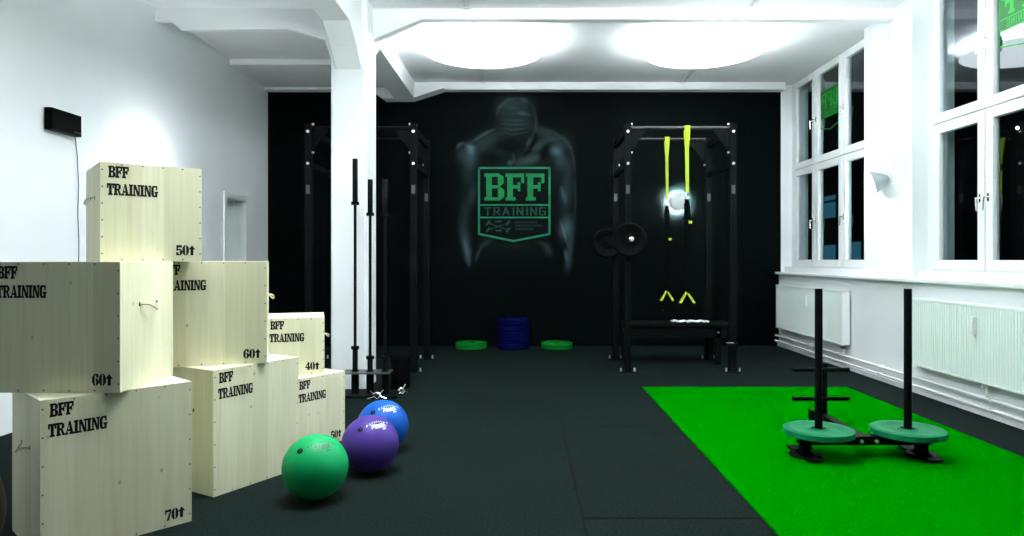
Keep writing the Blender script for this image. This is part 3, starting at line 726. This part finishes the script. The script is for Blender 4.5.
# ------------------------------------------------------------------ push sled and its plates
r = thing('push_sled', 'black push sled with two tall poles standing on the turf', 'push sled', (2.245, 4.52, 0.0125))
MB().box((-0.43, -0.035, 0.078), (0.43, 0.035, 0.135)).build('front_crossbar', M_STEEL, r, bevel=0.004)
for x in (-0.385, 0.385):
    sk = MB(); sk.prism([(x-0.045, -0.17, 0.012), (x-0.045, -0.14, 0.0), (x-0.045, 0.17, 0.0), (x-0.045, 0.20, 0.012), (x-0.045, 0.20, 0.018), (x-0.045, -0.17, 0.018)], (0.09, 0, 0))
    sk.lathe([(0.0, 0.0), (0.10, 0.0), (0.104, 0.010), (0.094, 0.018), (0.0, 0.018)], origin=(x, 0.0, 0.0), n=28)
    sk.box((x-0.03, -0.03, 0.014), (x+0.03, 0.03, 0.08)); sk.build('skid', M_STEEL, r)
for x in (-0.295, 0.295):
    MB().cyl((x, 0, 0.135), (x, 0, 1.105), 0.0245, n=24).build('pole', M_STEEL, r, smooth=True)
sp = MB().bar((0.02, 0.03, 0.095), (0.08, 0.80, 0.075), 0.06, 0.05).build('spine', M_STEEL, r)
for x in (-0.03, 0.07): MB().cyl((x, -0.036, 0.105), (x, -0.046, 0.105), 0.012, n=10).build('bolt', M_BOLT, r, smooth=True)
MB().box((0.055, 0.79, 0.02), (0.115, 0.85, 0.49)).build('rear_post', M_STEEL, r, bevel=0.004)
MB().box((-0.005, 0.78, 0.02), (0.025, 0.86, 0.12)).build('rear_tab', M_STEEL, r)
b = MB(); b.box((-0.10, 0.76, 0.0), (0.20, 0.88, 0.02)); b.box((0.03, 0.80, 0.02), (0.14, 0.84, 0.05)); b.build('rear_skid', M_STEEL, r, bevel=0.006)
for z in (0.22, 0.445):
    MB().cyl((-0.165, 0.765, z), (0.27, 0.765, z), 0.0165, n=16).build('push_bar', M_STEEL, r, smooth=True)
plate('bumper_plate', 'teal green plate on the sled pole farther from the windows', 'plates on the sled', M_GREENP, 0.222, 0.046, (1.95, 4.52, 0.0125+0.162), (0,0,1), hub=M_STEEL)
plate('bumper_plate', 'teal green plate on the sled pole closer to the windows', 'plates on the sled', M_GREENP, 0.228, 0.046, (2.54, 4.52, 0.0125+0.162), (0,0,1), hub=M_STEEL)

# ------------------------------------------------------------------ windows
def sticker(win, yc, zt):
    """shield decal stuck to the outside of a pane, so it reads mirrored from indoors"""
    x = 4.074; hw = 0.27
    Z = lambda f: zt - 0.545*f
    o = Vector((x, yc, 0))
    # mirrored: left of the emblem lies towards -y (nearer), seen from indoors far side is its right
    def P(px, py): return (x, yc - px, py)     # px to the picture's right (nearer)
    b = MB(); shield = [(-hw, Z(0)), (hw, Z(0)), (hw, Z(0.9)), (0, Z(1.0)), (-hw, Z(0.9))]
    lines = MB(); t = 0.012
    for a, q in zip(shield, shield[1:]+shield[:1]):
        A = Vector(a); B = Vector(q); d = (B-A).normalized(); n = Vector((-d.y, d.x))*t/2
        lines.add([P(*(A-n)), P(*(B-n)), P(*(B+n)), P(*(A+n))], [(0,1,2,3)])
    for f in (0.50, 0.67): lines.add([P(-hw, Z(f)-t/2), P(hw, Z(f)-t/2), P(hw, Z(f)+t/2), P(-hw, Z(f)+t/2)], [(0,1,2,3)])
    field = [(-hw, Z(0)), (hw, Z(0)), (hw, Z(0.67)), (-hw, Z(0.67))]
    bk = MB(); bk.add([(x+0.002, yc-px, py) for px, py in field], [(0,1,2,3)])
    root = bk.build('shield_sticker', M_STICKERD, win)
    lines.build('sticker_outline', M_STICKER, root)
    ps, w = text_polys('BFF', 0.215, GSL, tight=0.06, squeeze=0.80)
    mb = MB()
    for q, p in enumerate(ps): mb.add([(x-0.0003-0.0001*(q % 9), yc-(w/2 - px - 0.004), Z(0.455)+py) for px, py in p], [tuple(range(len(p)))])
    mb.build('sticker_lettering', M_STICKERL, root)
    ps, w = stroke_polys('TRAINING', 0.055, 0.011, gap=0.42); mb = MB()
    for p in ps: mb.add([P(w/2 - px, Z(0.635)+py) for px, py in p], [tuple(range(len(p)))])
    mb.build('sticker_lettering', M_STICKER, root)
def window(n, Y, handles, stick):
    w = bpy.data.objects.new('window_%d' % n, None); COL.objects.link(w); struct(w)
    f = MB(); t = 0.035
    y0, y1 = Y[0], Y[-1]
    f.box((4.06, y0-0.02, WZ[0]), (4.16, y1, WZ[0]+t)); f.box((4.06, y0-0.02, WZ[2]-t), (4.16, y1, WZ[2])); f.box((4.07, y0, WZ[1]-0.02), (4.16, y1, WZ[1]+0.02))
    for y in (y0, y1): f.box((4.06, y-t/2, WZ[0]+t), (4.16, y+t/2, WZ[2]-t))
    for y in Y[1:-1]: f.box((4.07, y-0.02, WZ[0]+t), (4.16, y+0.02, WZ[2]-t))
    f.build('window_frame', M_WOODW, w, bevel=0.004)
    for iz in (0, 1):
        for k in range(3):
            a, c = Y[k]+0.008, Y[k+1]-0.008; z0, z1 = WZ[iz]+(0.012 if iz == 0 else 0.006), WZ[iz+1]-(0.012 if iz == 1 else 0.006)
            st = 0.092; b = MB()
            b.box((4.045, a, z0), (4.10, a+st, z1)); b.box((4.045, c-st, z0), (4.10, c, z1))
            b.box((4.045, a+st, z0), (4.10, c-st, z0+st)); b.box((4.045, a+st, z1-st), (4.10, c-st, z1))
            sash = b.build('sash', M_WOODW, w, bevel=0.006)
            MB().box((4.078, a+st-0.004, z0+st-0.004), (4.084, c-st+0.004, z1-st+0.004)).build('pane', M_GLASS, sash)
            side = handles[k]                   # which stile carries the handle: +1 far, -1 near
            hy = c-st/2 if side > 0 else a+st/2
            hz = z0 + (0.64 if iz == 0 else 0.60)
            h = MB(); h.box((4.035, hy-0.013, hz-0.035), (4.046, hy+0.013, hz+0.035)); h.cyl((4.036, hy, hz), (3.995, hy, hz), 0.008, n=10)
            h.cyl((3.998, hy, hz+0.004), (3.998, hy+0.012*side, hz-0.115), 0.008, n=10)
            h.build('sash_handle', M_CHROME, sash, smooth=True)
    if stick: sticker(w, *stick)
window(1, W1, (1, 1, -1), (9.10, 3.59))
window(2, W2, (1, 1, -1), (5.58, 3.62))

# ------------------------------------------------------------------ radiators and pipes
def radiator(label, y0, y1, meter_y, valve, vm):
    r = thing('radiator', label, 'radiator', (0, 0, 0), 0, 'white radiators under the windows')
    z0, z1 = 0.30, 0.93; xf, xb = 3.745, 3.835
    b = MB(); n = int((y1-y0-0.04)/0.0333); pts = []
    for i in range(n):
        y = y0+0.02+0.0333*i; pts += [(xf+0.007, y), (xf, y+0.007), (xf, y+0.020), (xf+0.007, y+0.027)]
    pts.append((xf+0.012, y1-0.02))
    k = len(pts)
    b.add([(x, y, z0) for x, y in pts] + [(x, y, z1) for x, y in pts] + [(xf+0.03, pts[0][1], z0), (xf+0.03, pts[-1][1], z0), (xf+0.03, pts[0][1], z1), (xf+0.03, pts[-1][1], z1)],
          [(i, i+1, k+i+1, k+i) for i in range(k-1)] + [(2*k, 2*k+1, 2*k+3, 2*k+2)])
    b.box((xf-0.001, y0, z0-0.005), (xf+0.03, y1, z0+0.012)); b.box((xf-0.001, y0, z1-0.012), (xf+0.03, y1, z1+0.006))
    b.build('front_panel', M_RAD, r)
    MB().box((xb-0.02, y0+0.02, z0), (xb-0.006, y1-0.02, z1)).build('rear_panel', M_RAD, r)
    g = MB(); g.box((xf+0.03, y0, z1-0.01), (xf+0.038, y1, z1+0.008)); g.box((xb-0.010, y0, z1-0.01), (xb-0.002, y1, z1+0.008))
    yy = y0+0.02
    while yy < y1-0.02: g.box((xf+0.036, yy, z1-0.004), (xb-0.008, yy+0.012, z1+0.004)); yy += 0.035
    g.build('top_grille', M_RAD, r)
    for y, s in ((y0, 1), (y1, -1)):
        MB().box((xf+0.002, min(y, y+s*0.012), z0), (xb-0.002, max(y, y+s*0.012), z1+0.004)).build('side_panel', M_WPLASTIC, r)
    m = MB(); m.box((xf-0.030, meter_y-0.02, 0.685), (xf, meter_y+0.02, 0.835)); m.box((xf-0.034, meter_y-0.014, 0.70), (xf-0.03, meter_y+0.014, 0.80))
    m.build('heat_meter', M_WPLASTIC, r, bevel=0.004)
    for y in (y0+0.35, y1-0.35): MB().box((xb-0.008, y-0.03, 0.5), (XR-0.004, y+0.03, 0.8)).build('bracket', M_RAD, r)
    v = MB(); v.cyl((xf+0.045, valve, z0), (xf+0.045, valve, z0-0.05), 0.020, n=14); v.cyl((xf+0.045, valve, z0-0.03), (xf+0.01, valve, z0-0.03), 0.016, n=12)
    v.build('valve', vm, r, smooth=True)
    p = MB(); p.tube([(xf+0.045, valve, z0-0.04), (xf+0.045, valve, 0.19), (xf+0.055, valve, 0.175)], 0.010, 10)
    p.build('feed_pipe', M_WPLASTIC, r, smooth=True)
    return r
radiator('white ribbed radiator under the farther window, next to the black wall', 8.04, 10.16, 9.05, 8.09, M_BRASS)
radiator('white ribbed radiator under the nearer window, cut by the right edge', 4.20, 6.66, 5.67, 5.60, M_WPLASTIC)
for z, lab in ((0.165, 'upper white heating pipe along the foot of the window wall'), (0.085, 'lower white heating pipe along the foot of the window wall')):
    r = thing('heating_pipe', lab, 'pipe', (3.80, 0, z), 0, 'heating pipes along the window wall')
    MB().cyl((0, YF+0.05, 0), (0, YB-0.03, 0), 0.014, n=12).build('pipe_run', M_WPLASTIC, r, smooth=True)
    for y in (3.6, 5.56, 7.3, 9.1):
        MB().box((-0.018, y-0.012, -0.018), (0.056, y+0.012, 0.018)).build('pipe_clip', M_WPLASTIC, r)

# ------------------------------------------------------------------ lamps
def dish(label, x, y, power, m=M_DISH, z=3.80, R=0.79):
    r = thing('pendant_dish_lamp', label, 'ceiling lamp', (x, y, z), 0, 'round ceiling lamps')
    prof = [(0.0, -0.105), (R*0.25, -0.098), (R*0.5, -0.078), (R*0.75, -0.045), (R*0.92, -0.016), (R, 0.0), (R, 0.012), (R*0.92, 0.0), (R*0.7, -0.03), (R*0.4, -0.065), (0.0, -0.09)]
    MB().lathe(prof, n=64).build('lamp_shade', m, r, smooth=True)
    for k in range(3):
        a = 2*PI*k/3 + 0.5; MB().cyl((R*0.9*math.cos(a), R*0.9*math.sin(a), 0.0), (R*0.9*math.cos(a), R*0.9*math.sin(a), ZC-z), 0.004, n=6).build('suspension_wire', M_WPLASTIC, r)
    MB().lathe([(0.0, 0.0), (0.05, 0.0), (0.05, 0.03), (0.0, 0.03)], origin=(0, 0, ZC-z-0.03), n=20).build('ceiling_rose', M_WPLASTIC, r, smooth=True)
    d = bpy.data.lights.new('uplight', 'AREA'); d.shape = 'DISK'; d.size = 1.30; d.energy = power; d.color = LIGHT_COL
    lo = bpy.data.objects.new('uplight', d); COL.objects.link(lo); lo.parent = r; lo.location = (0, 0, 0.0); lo.rotation_euler = (PI, 0, 0)
    return r
dish('glowing round ceiling lamp above the painted figure on the black wall', -0.48, 8.15, DISH_UP, M_DISH, 3.78, 0.70)
dish('glowing round ceiling lamp over the strap rack, next to the windows', 2.14, 8.15, DISH_UP, M_DISH, 3.78, 0.70)
dish('bright round ceiling lamp over the near bay, close to the boxes', -0.85, 3.85, DISH_NEAR_UP*0.4, M_DISHN, 3.22)
dish('round ceiling lamp over the near bay, above the turf', 2.20, 5.20, DISH_NEAR_UP, M_DISHM, 3.62)
def track(label, x, segs, grp='ceiling cable tracks'):
    r = thing('cable_track', label, 'cable track', (x, 0, 0), 0, grp)
    for (ya, za, yb, zb) in segs:
        for dx in (-0.022, 0.022):
            MB().cyl((dx, ya, za), (dx, yb, zb), 0.009, n=8).build('cable', mat('grey_cable_%d' % len(MATS), (0.68, 0.72, 0.73), 0.5), r, smooth=True)
        for y in (ya+0.05, yb-0.05): MB().box((-0.04, y-0.015, max(za, zb)-0.012), (0.04, y+0.015, max(za, zb)+0.004)).build('cable_clip', M_WPLASTIC, r)
z = ZC-0.012
track('pair of thin cables on the ceiling leading to the lamp above the figure', -0.60, [(1.0, z, 7.17, z), (7.51, z, 10.17, z)])
track('pair of cables on the ceiling leading to the lamp next to the windows', 2.35, [(1.0, z, 7.17, z), (7.51, z, 10.17, z)])
def sconce(label, x, y, zc, sgn, k=1.0, aim=(0.86, 0.36, -0.28)):
    """conical shade with its tip on the wall, open towards the room; sgn = room direction along x"""
    r = thing('wall_sconce', label, 'wall lamp', (x, y, zc), 0, 'white cone wall sconces')
    ax = Vector((sgn*aim[0], aim[1], aim[2])).normalized()
    tip = Vector((sgn*0.012, 0, 0.03))
    MB().lathe([(0.004, 0.0), (0.026, 0.012), (0.075, 0.075), (0.136, 0.165), (0.139, 0.162), (0.079, 0.070), (0.030, 0.006), (0.004, -0.004)], origin=tip, axis=ax, n=40).build('cone_shade', M_SHADE, r, smooth=True)
    b = MB(); b.box((min(0, sgn*0.014), -0.035, -0.01), (max(0, sgn*0.014), 0.035, 0.09)); b.build('wall_mount', M_WPLASTIC, r, bevel=0.004)
    bl = tip + ax*0.135
    n = MB(); n.lathe([(0.0, -0.05), (0.018, -0.045), (0.03, -0.01), (0.03, 0.008), (0.02, 0.026), (0.0, 0.032)], origin=bl, axis=ax, n=20); n.build('bulb', M_BULB, r, smooth=True)
    d = MB()
    if sgn < 0: d.box((min(0, sgn*0.008), -0.006, 0.09), (max(0, sgn*0.008), 0.006, ZC-zc)); 
    if sgn < 0: d.build('cable_duct', M_WPLASTIC, r)
    point_light('sconce_light', r, tip + ax*0.26, SCONCE_POWER*k, 0.06)
    return r
sconce('white conical sconce on the white pier between the two windows', 3.90, 7.28, 2.15, -1)
sconce("white conical sconce on the left wall hidden behind the topmost box", XL, 6.95, 2.0, 1, 0.75, (0.80, 0.0, 0.60))
# round backlit lamp on the black wall
r = thing('disc_wall_lamp', 'round white wall lamp glowing on the black wall between the straps', 'wall lamp', (2.318, YB-0.005, 2.178))
MB().lathe([(0.0, 0.16), (0.06, 0.157), (0.11, 0.148), (0.132, 0.130), (0.135, 0.115), (0.135, 0.040), (0.129, 0.040), (0.129, 0.112), (0.105, 0.140), (0.0, 0.150)], axis=(0,-1,0), n=48).build('lamp_shade', M_OPAL, r, smooth=True)
MB().lathe([(0.0, 0.0), (0.045, 0.0), (0.045, 0.02), (0.02, 0.03), (0.02, 0.149), (0.0, 0.149)], axis=(0,-1,0), n=28).build('wall_mount', M_WPLASTIC, r, smooth=True)
for k in range(4):
    a = 2*PI*k/4 + 0.4; point_light('disc_light', r, (0.070*math.cos(a), -0.085, 0.070*math.sin(a)), DISC_POWER/4, 0.012)

# ------------------------------------------------------------------ speaker on the left wall
r = thing('wall_speaker', 'slim black speaker box mounted high on the left wall', 'speaker', (XL, 5.69, 2.45))
MB().box((0.012, -0.185, -0.09), (0.075, 0.185, 0.09)).build('cabinet', M_PLASTIC, r, bevel=0.004)
MB().box((0.0745, -0.175, -0.08), (0.078, 0.175, 0.08)).build('front_grille', M_PLASTIC, r)
MB().box((0.0782, 0.085, -0.066), (0.079, 0.165, -0.058)).build('badge', M_LABEL, r)
MB().box((0.0, -0.05, -0.05), (0.014, 0.05, 0.05)).build('wall_bracket', M_PLASTIC, r)
MB().tube([(0.03, 0.172, -0.088), (0.015, 0.20, -0.14), (0.006, 0.235, -0.25), (0.006, 0.25, -0.5), (0.006, 0.24, -0.75), (0.006, 0.255, -1.0), (0.006, 0.245, -1.4), (0.006, 0.25, -2.0), (0.006, 0.25, -2.449)], 0.004, 6).build('cable', mat('grey_thin_cable', (0.10, 0.12, 0.13), 0.5), r, smooth=True)

# ------------------------------------------------------------------ mural on the black wall
S = 66.0
def wx(u): return (u-524.0)/S
def wz(v): return 1.314 + (259.0-v)/S
def paint_mural():
    u0, u1, v0, v1 = 446.0, 588.0, 91.0, 284.0
    nu, nv = 214, 290
    U, V = np.meshgrid(np.linspace(u0, u1, nu), np.linspace(v0, v1, nv))
    I = np.zeros_like(U); Bl = np.zeros_like(U)
    def blob(cx, cy, rx, ry, ang, amp, blue=0.0, p=2.0):
        a = math.radians(ang); dx, dy = U-cx, V-cy
        x = dx*math.cos(a)+dy*math.sin(a); y = -dx*math.sin(a)+dy*math.cos(a)
        e = amp*np.exp(-((np.abs(x)/rx)**p + (np.abs(y)/ry)**p))
        np.add(I, e, out=I); np.add(Bl, e*blue, out=Bl)
    def line(pts, w, amp, blue=0.0):
        best = np.full_like(U, 1e9); par = np.zeros_like(U)
        tot = sum(math.hypot(b[0]-a[0], b[1]-a[1]) for a, b in zip(pts, pts[1:])); acc = 0.0
        for (ax, ay), (bx, by) in zip(pts, pts[1:]):
            dx, dy = bx-ax, by-ay; ln = math.hypot(dx, dy); t = np.clip(((U-ax)*dx+(V-ay)*dy)/(ln*ln), 0, 1)
            d = np.hypot(U-ax-t*dx, V-ay-t*dy); near = d < best
            par = np.where(near, (acc+t*ln)/tot, par); best = np.minimum(best, d); acc += ln
        tp = np.sin(np.pi*np.clip(par, 0, 1))**0.7
        e = amp*tp*np.exp(-(best/(w*(0.6+0.8*tp)))**2); np.add(I, e, out=I); np.add(Bl, e*blue, out=Bl)
    # head seen from above, chin on the chest
    blob(515, 113, 19, 17, 0, 0.75, 0.05, 4); blob(512, 104, 13, 7, -12, 0.75, 0.1)
    line([(496,117),(499,107.5),(508,100),(519,98)], 1.2, 1.5); line([(519,98),(526,101),(528,103)], 1.5, 1.7)
    line([(528,101),(534,108),(536,117),(536,128),(531,142),(523,152)], 1.0, 0.8)
    line([(530,136),(529,141),(526,147)], 0.9, 1.5)
    for v, a, k in ((110,0.35,-2),(115.5,0.4,-2),(120.5,0.8,0),(124.5,1.0,0.5),(128.5,1.1,1.5),(132.5,0.8,2)): line([(500,v-1),(512,v+k),(530,v-0.5)], 0.8, a)
    blob(523, 113.5, 5.5, 1.7, 12, 1.8, 0.2)
    # shoulders and trapezius
    line([(497,128),(486,133),(474,140.5),(470,143)], 1.1, 2.0, 0.2)
    blob(487, 140, 17, 6, -22, 0.85); blob(480, 148, 12, 7, -15, 0.5)
    line([(456,149.5),(459,145),(465,142.3)], 1.2, 2.2, 0.3); line([(465,142),(467,146.5),(477,148)], 1.0, 1.8)
    blob(470.5, 149, 3.5, 5, -20, 3.2, 1.0); blob(471, 158, 5.5, 9, 5, 1.6, 0.8); blob(463, 155, 6, 8, 0, 0.9, 0.5); blob(468, 174, 6, 12, 0, 0.45, 0.3)
    line([(538,127.5),(552,131.5),(564,139),(571,148),(574,160),(575,178)], 1.0, 0.8, 0.1)
    blob(547, 134, 13, 5, 24, 1.0); blob(562, 145, 8, 8, 40, 0.8, 0.2); blob(538, 146.5, 8, 3.5, -28, 1.5); blob(549, 140, 9, 2.5, -8, 0.9); blob(527, 161, 13, 4.5, -12, 1.2, 0.1); blob(535, 157, 8, 4, -25, 0.7)
    blob(556, 151, 5.5, 4.5, 25, 2.6, 0.9); blob(560, 160, 5, 8, 0, 1.2, 0.5); blob(568, 165, 5, 16, 0, 0.7, 0.2)
    line([(509,160),(511,166)], 1.7, 2.0); line([(513,152),(514,163)], 0.8, 1.1); blob(500, 152, 8, 5, 0, 0.25)
    # right arm
    blob(566, 195, 6, 16, 4, 0.8, 0.4); line([(561,185),(564,196),(566,205)], 1.8, 1.6, 0.7); line([(574.5,175),(575.5,200),(574.5,225)], 0.9, 0.6, 0.2)
    blob(566, 228, 5.5, 10, 8, 2.4, 0.9); line([(560,219),(565,236),(568,246)], 0.9, 2.2, 0.5); blob(570, 246, 3, 16, 6, 1.2, 0.5)
    line([(565,248),(567,262)], 1.2, 1.8, 0.6); blob(568, 262, 3, 9, 6, 0.9, 0.4)
    # left arm
    blob(472, 196, 4, 10, 12, 0.9, 0.4); blob(465, 215, 5, 14, 0, 0.5, 0.3); blob(465, 240, 4.5, 14, -10, 1.4, 0.5); line([(464,238),(467.5,252),(469,268)], 1.8, 2.0, 0.7); line([(483,244),(478,254),(475,264)], 1.0, 1.3, 0.3)
    # flank and belly
    blob(486, 243, 7, 3, -35, 0.8, 0.2); blob(548, 250, 3.5, 6, -25, 1.2, 0.3); blob(543, 244, 6, 2, 25, 0.7, 0.2); blob(512, 247, 14, 3, 0, 0.2)
    # torso body tone
    blob(516, 160, 46, 30, 0, 0.30, 0.1, 4); blob(516, 225, 36, 40, 0, 0.15, 0.1, 4)
    # dark modelling between the muscles
    blob(544, 153, 4, 8, 28, -1.0); blob(508, 146, 13, 6, 0, -0.6); blob(492, 158, 12, 7, 0, -0.35); blob(566, 152, 3, 7, -20, -0.5)
    line([(534,127),(535.5,138),(530,151),(522,157)], 1.4, -0.8)
    rng = np.random.default_rng(3)
    grain = rng.normal(0, 0.08, U.shape); I2 = np.clip(I, -0.75, None) + grain*np.clip(I, 0, 1)
    edge = np.clip(np.minimum.reduce([U-u0, u1-U, V-v0, v1-V])/4.0, 0, 1); I2 = I2*edge; Bl = np.clip(Bl, 0, None)*edge
    base = np.array([0.0007, 0.0022, 0.0021])
    colr = base[None, None]*(1+0.9*np.clip(I2, -0.9, 0)[..., None]) + np.clip(I2, 0, None)[..., None]*np.array([0.0135, 0.0215, 0.0222]) + np.stack([Bl*0.004, Bl*0.011, Bl*0.017], -1)
    colr = np.clip(colr, 0.001, 1)
    verts = np.stack([(U-524.0)/S, np.full_like(U, 0.0), 1.314+(259.0-V)/S], -1).reshape(-1, 3)
    idx = np.arange(nu*nv).reshape(nv, nu)
    faces = np.stack([idx[1:, :-1], idx[1:, 1:], idx[:-1, 1:], idx[:-1, :-1]], -1).reshape(-1, 4)
    me = bpy.data.meshes.new('painted_figure'); me.from_pydata(verts.tolist(), [], faces.tolist()); me.update()
    at = me.color_attributes.new('paint', 'FLOAT_COLOR', 'POINT')
    at.data.foreach_set('color', np.concatenate([colr.reshape(-1, 3), np.ones((nu*nv, 1))], 1).astype(np.float32).ravel())
    m = bpy.data.materials.new('mural_figure_paint'); m.use_nodes = True
    nt = m.node_tree; b = nt.nodes['Principled BSDF']; b.inputs['Roughness'].default_value = 0.55; b.inputs['Specular IOR Level'].default_value = 0.03
    a = nt.nodes.new('ShaderNodeAttribute'); a.attribute_name = 'paint'; nt.links.new(a.outputs['Color'], b.inputs['Base Color'])
    me.materials.append(m)
    return me
mr = thing('wall_mural', 'painted mural of a muscular bare torso behind a green shield emblem', 'mural', (0, YB-0.0055, 0))
fo = bpy.data.objects.new('painted_figure', paint_mural()); COL.objects.link(fo); fo.parent = mr
def q2(u, v, dy): return (wx(u), dy, wz(v))
sh = [(479.0,168.0),(549.5,168.0),(549.5,234.0),(513.5,241.0),(479.0,234.0)]
b = MB()
def seg(b, A, B, t, dy):
    A = Vector((wx(A[0]), wz(A[1]))); B = Vector((wx(B[0]), wz(B[1]))); d = (B-A).normalized(); n = Vector((-d.y, d.x))*t/2; A -= d*t/2; B += d*t/2
    b.add([(p.x, dy, p.y) for p in (A-n, B-n, B+n, A+n)], [(0,1,2,3)])
for A, B in zip(sh, sh[1:]+sh[:1]): seg(b, A, B, 0.030, -0.0015)
for v in (205.0, 217.5): seg(b, (479, v), (549.5, v), 0.022, -0.0015)
b.build('shield_outline', M_MLINE, mr)
ps, w = text_polys('BFF', 27.0/S, GSL, tight=0.055, squeeze=1.0)
kx = (61.5/S)/w; mb = MB()
for q, p in enumerate(ps): mb.add([(wx(484.5)+px*kx, -0.0018-0.0001*(q % 9), wz(200.5)+py) for px, py in p], [tuple(range(len(p)))])
mb.build('shield_lettering', M_MGREEN, mr)
ps, w = stroke_polys('TRAINING', 7.0/S, 0.018, gap=0.42); kx = (60.0/S)/w; mb = MB()
for q, p in enumerate(ps): mb.add([(wx(485)+px*kx, -0.0016-0.0001*(q % 5), wz(214.8)+py) for px, py in p], [tuple(range(len(p)))])
mb.build('shield_lettering', M_MDIM, mr)
# crossed bars and small lines of dim print in the lowest field
b = MB(); seg(b, (488,223), (508,230), 0.014, -0.0016); seg(b, (488,230), (508,223), 0.014, -0.0016)
for u, v in ((488,223),(508,230),(488,230),(508,223)): seg(b, (u-1.2,v+1.5), (u+1.2,v-1.5), 0.03, -0.0017)
seg(b, (496,221.5), (501,221.5), 0.02, -0.0016); seg(b, (496,230.5), (501,230.5), 0.02, -0.0016)
b.build('crossed_barbell_emblem', M_MDIM, mr)
b = MB()
for v, n in ((222.3, 5), (225.6, 6), (229.0, 4)):
    for i in range(n): seg(b, (516+i*4.4, v), (518.8+i*4.4, v), 0.030, -0.0016)
b.build('small_print', mat('mural_faint_print', (0.009, 0.020, 0.019), 0.6, spec=0.05), mr)

# ------------------------------------------------------------------ outside at night
r = thing('apartment_building', 'dark apartment house across the street with few blue lit windows', 'building', (14.0, 26.0, 0))
MB().box((0, -24, -9), (6, 26, 14)).build('facade', M_NIGHT, r)
for y, z0, z1, lw in ((5.25, 3.2, 3.9, 1.15), (5.25, 4.0, 4.2, 1.15), (5.25, 1.1, 1.95, 1.15), (2.8, 1.0, 2.04, 0.85), (-14.0, 1.0, 2.0, 1.2), (9.0, 6.0, 7.2, 1.2)):
    MB().box((-0.03, y-lw/2, z0), (0.01, y+lw/2, z1)).build('lit_window', M_LITWIN, r)
MB().lathe([(0.0, -0.05), (0.03, -0.03), (0.04, 0.0), (0.03, 0.03), (0.0, 0.05)], origin=(-0.2, -6.9, 4.98), n=16).build('facade_lamp', M_LITLAMP, r, smooth=True)
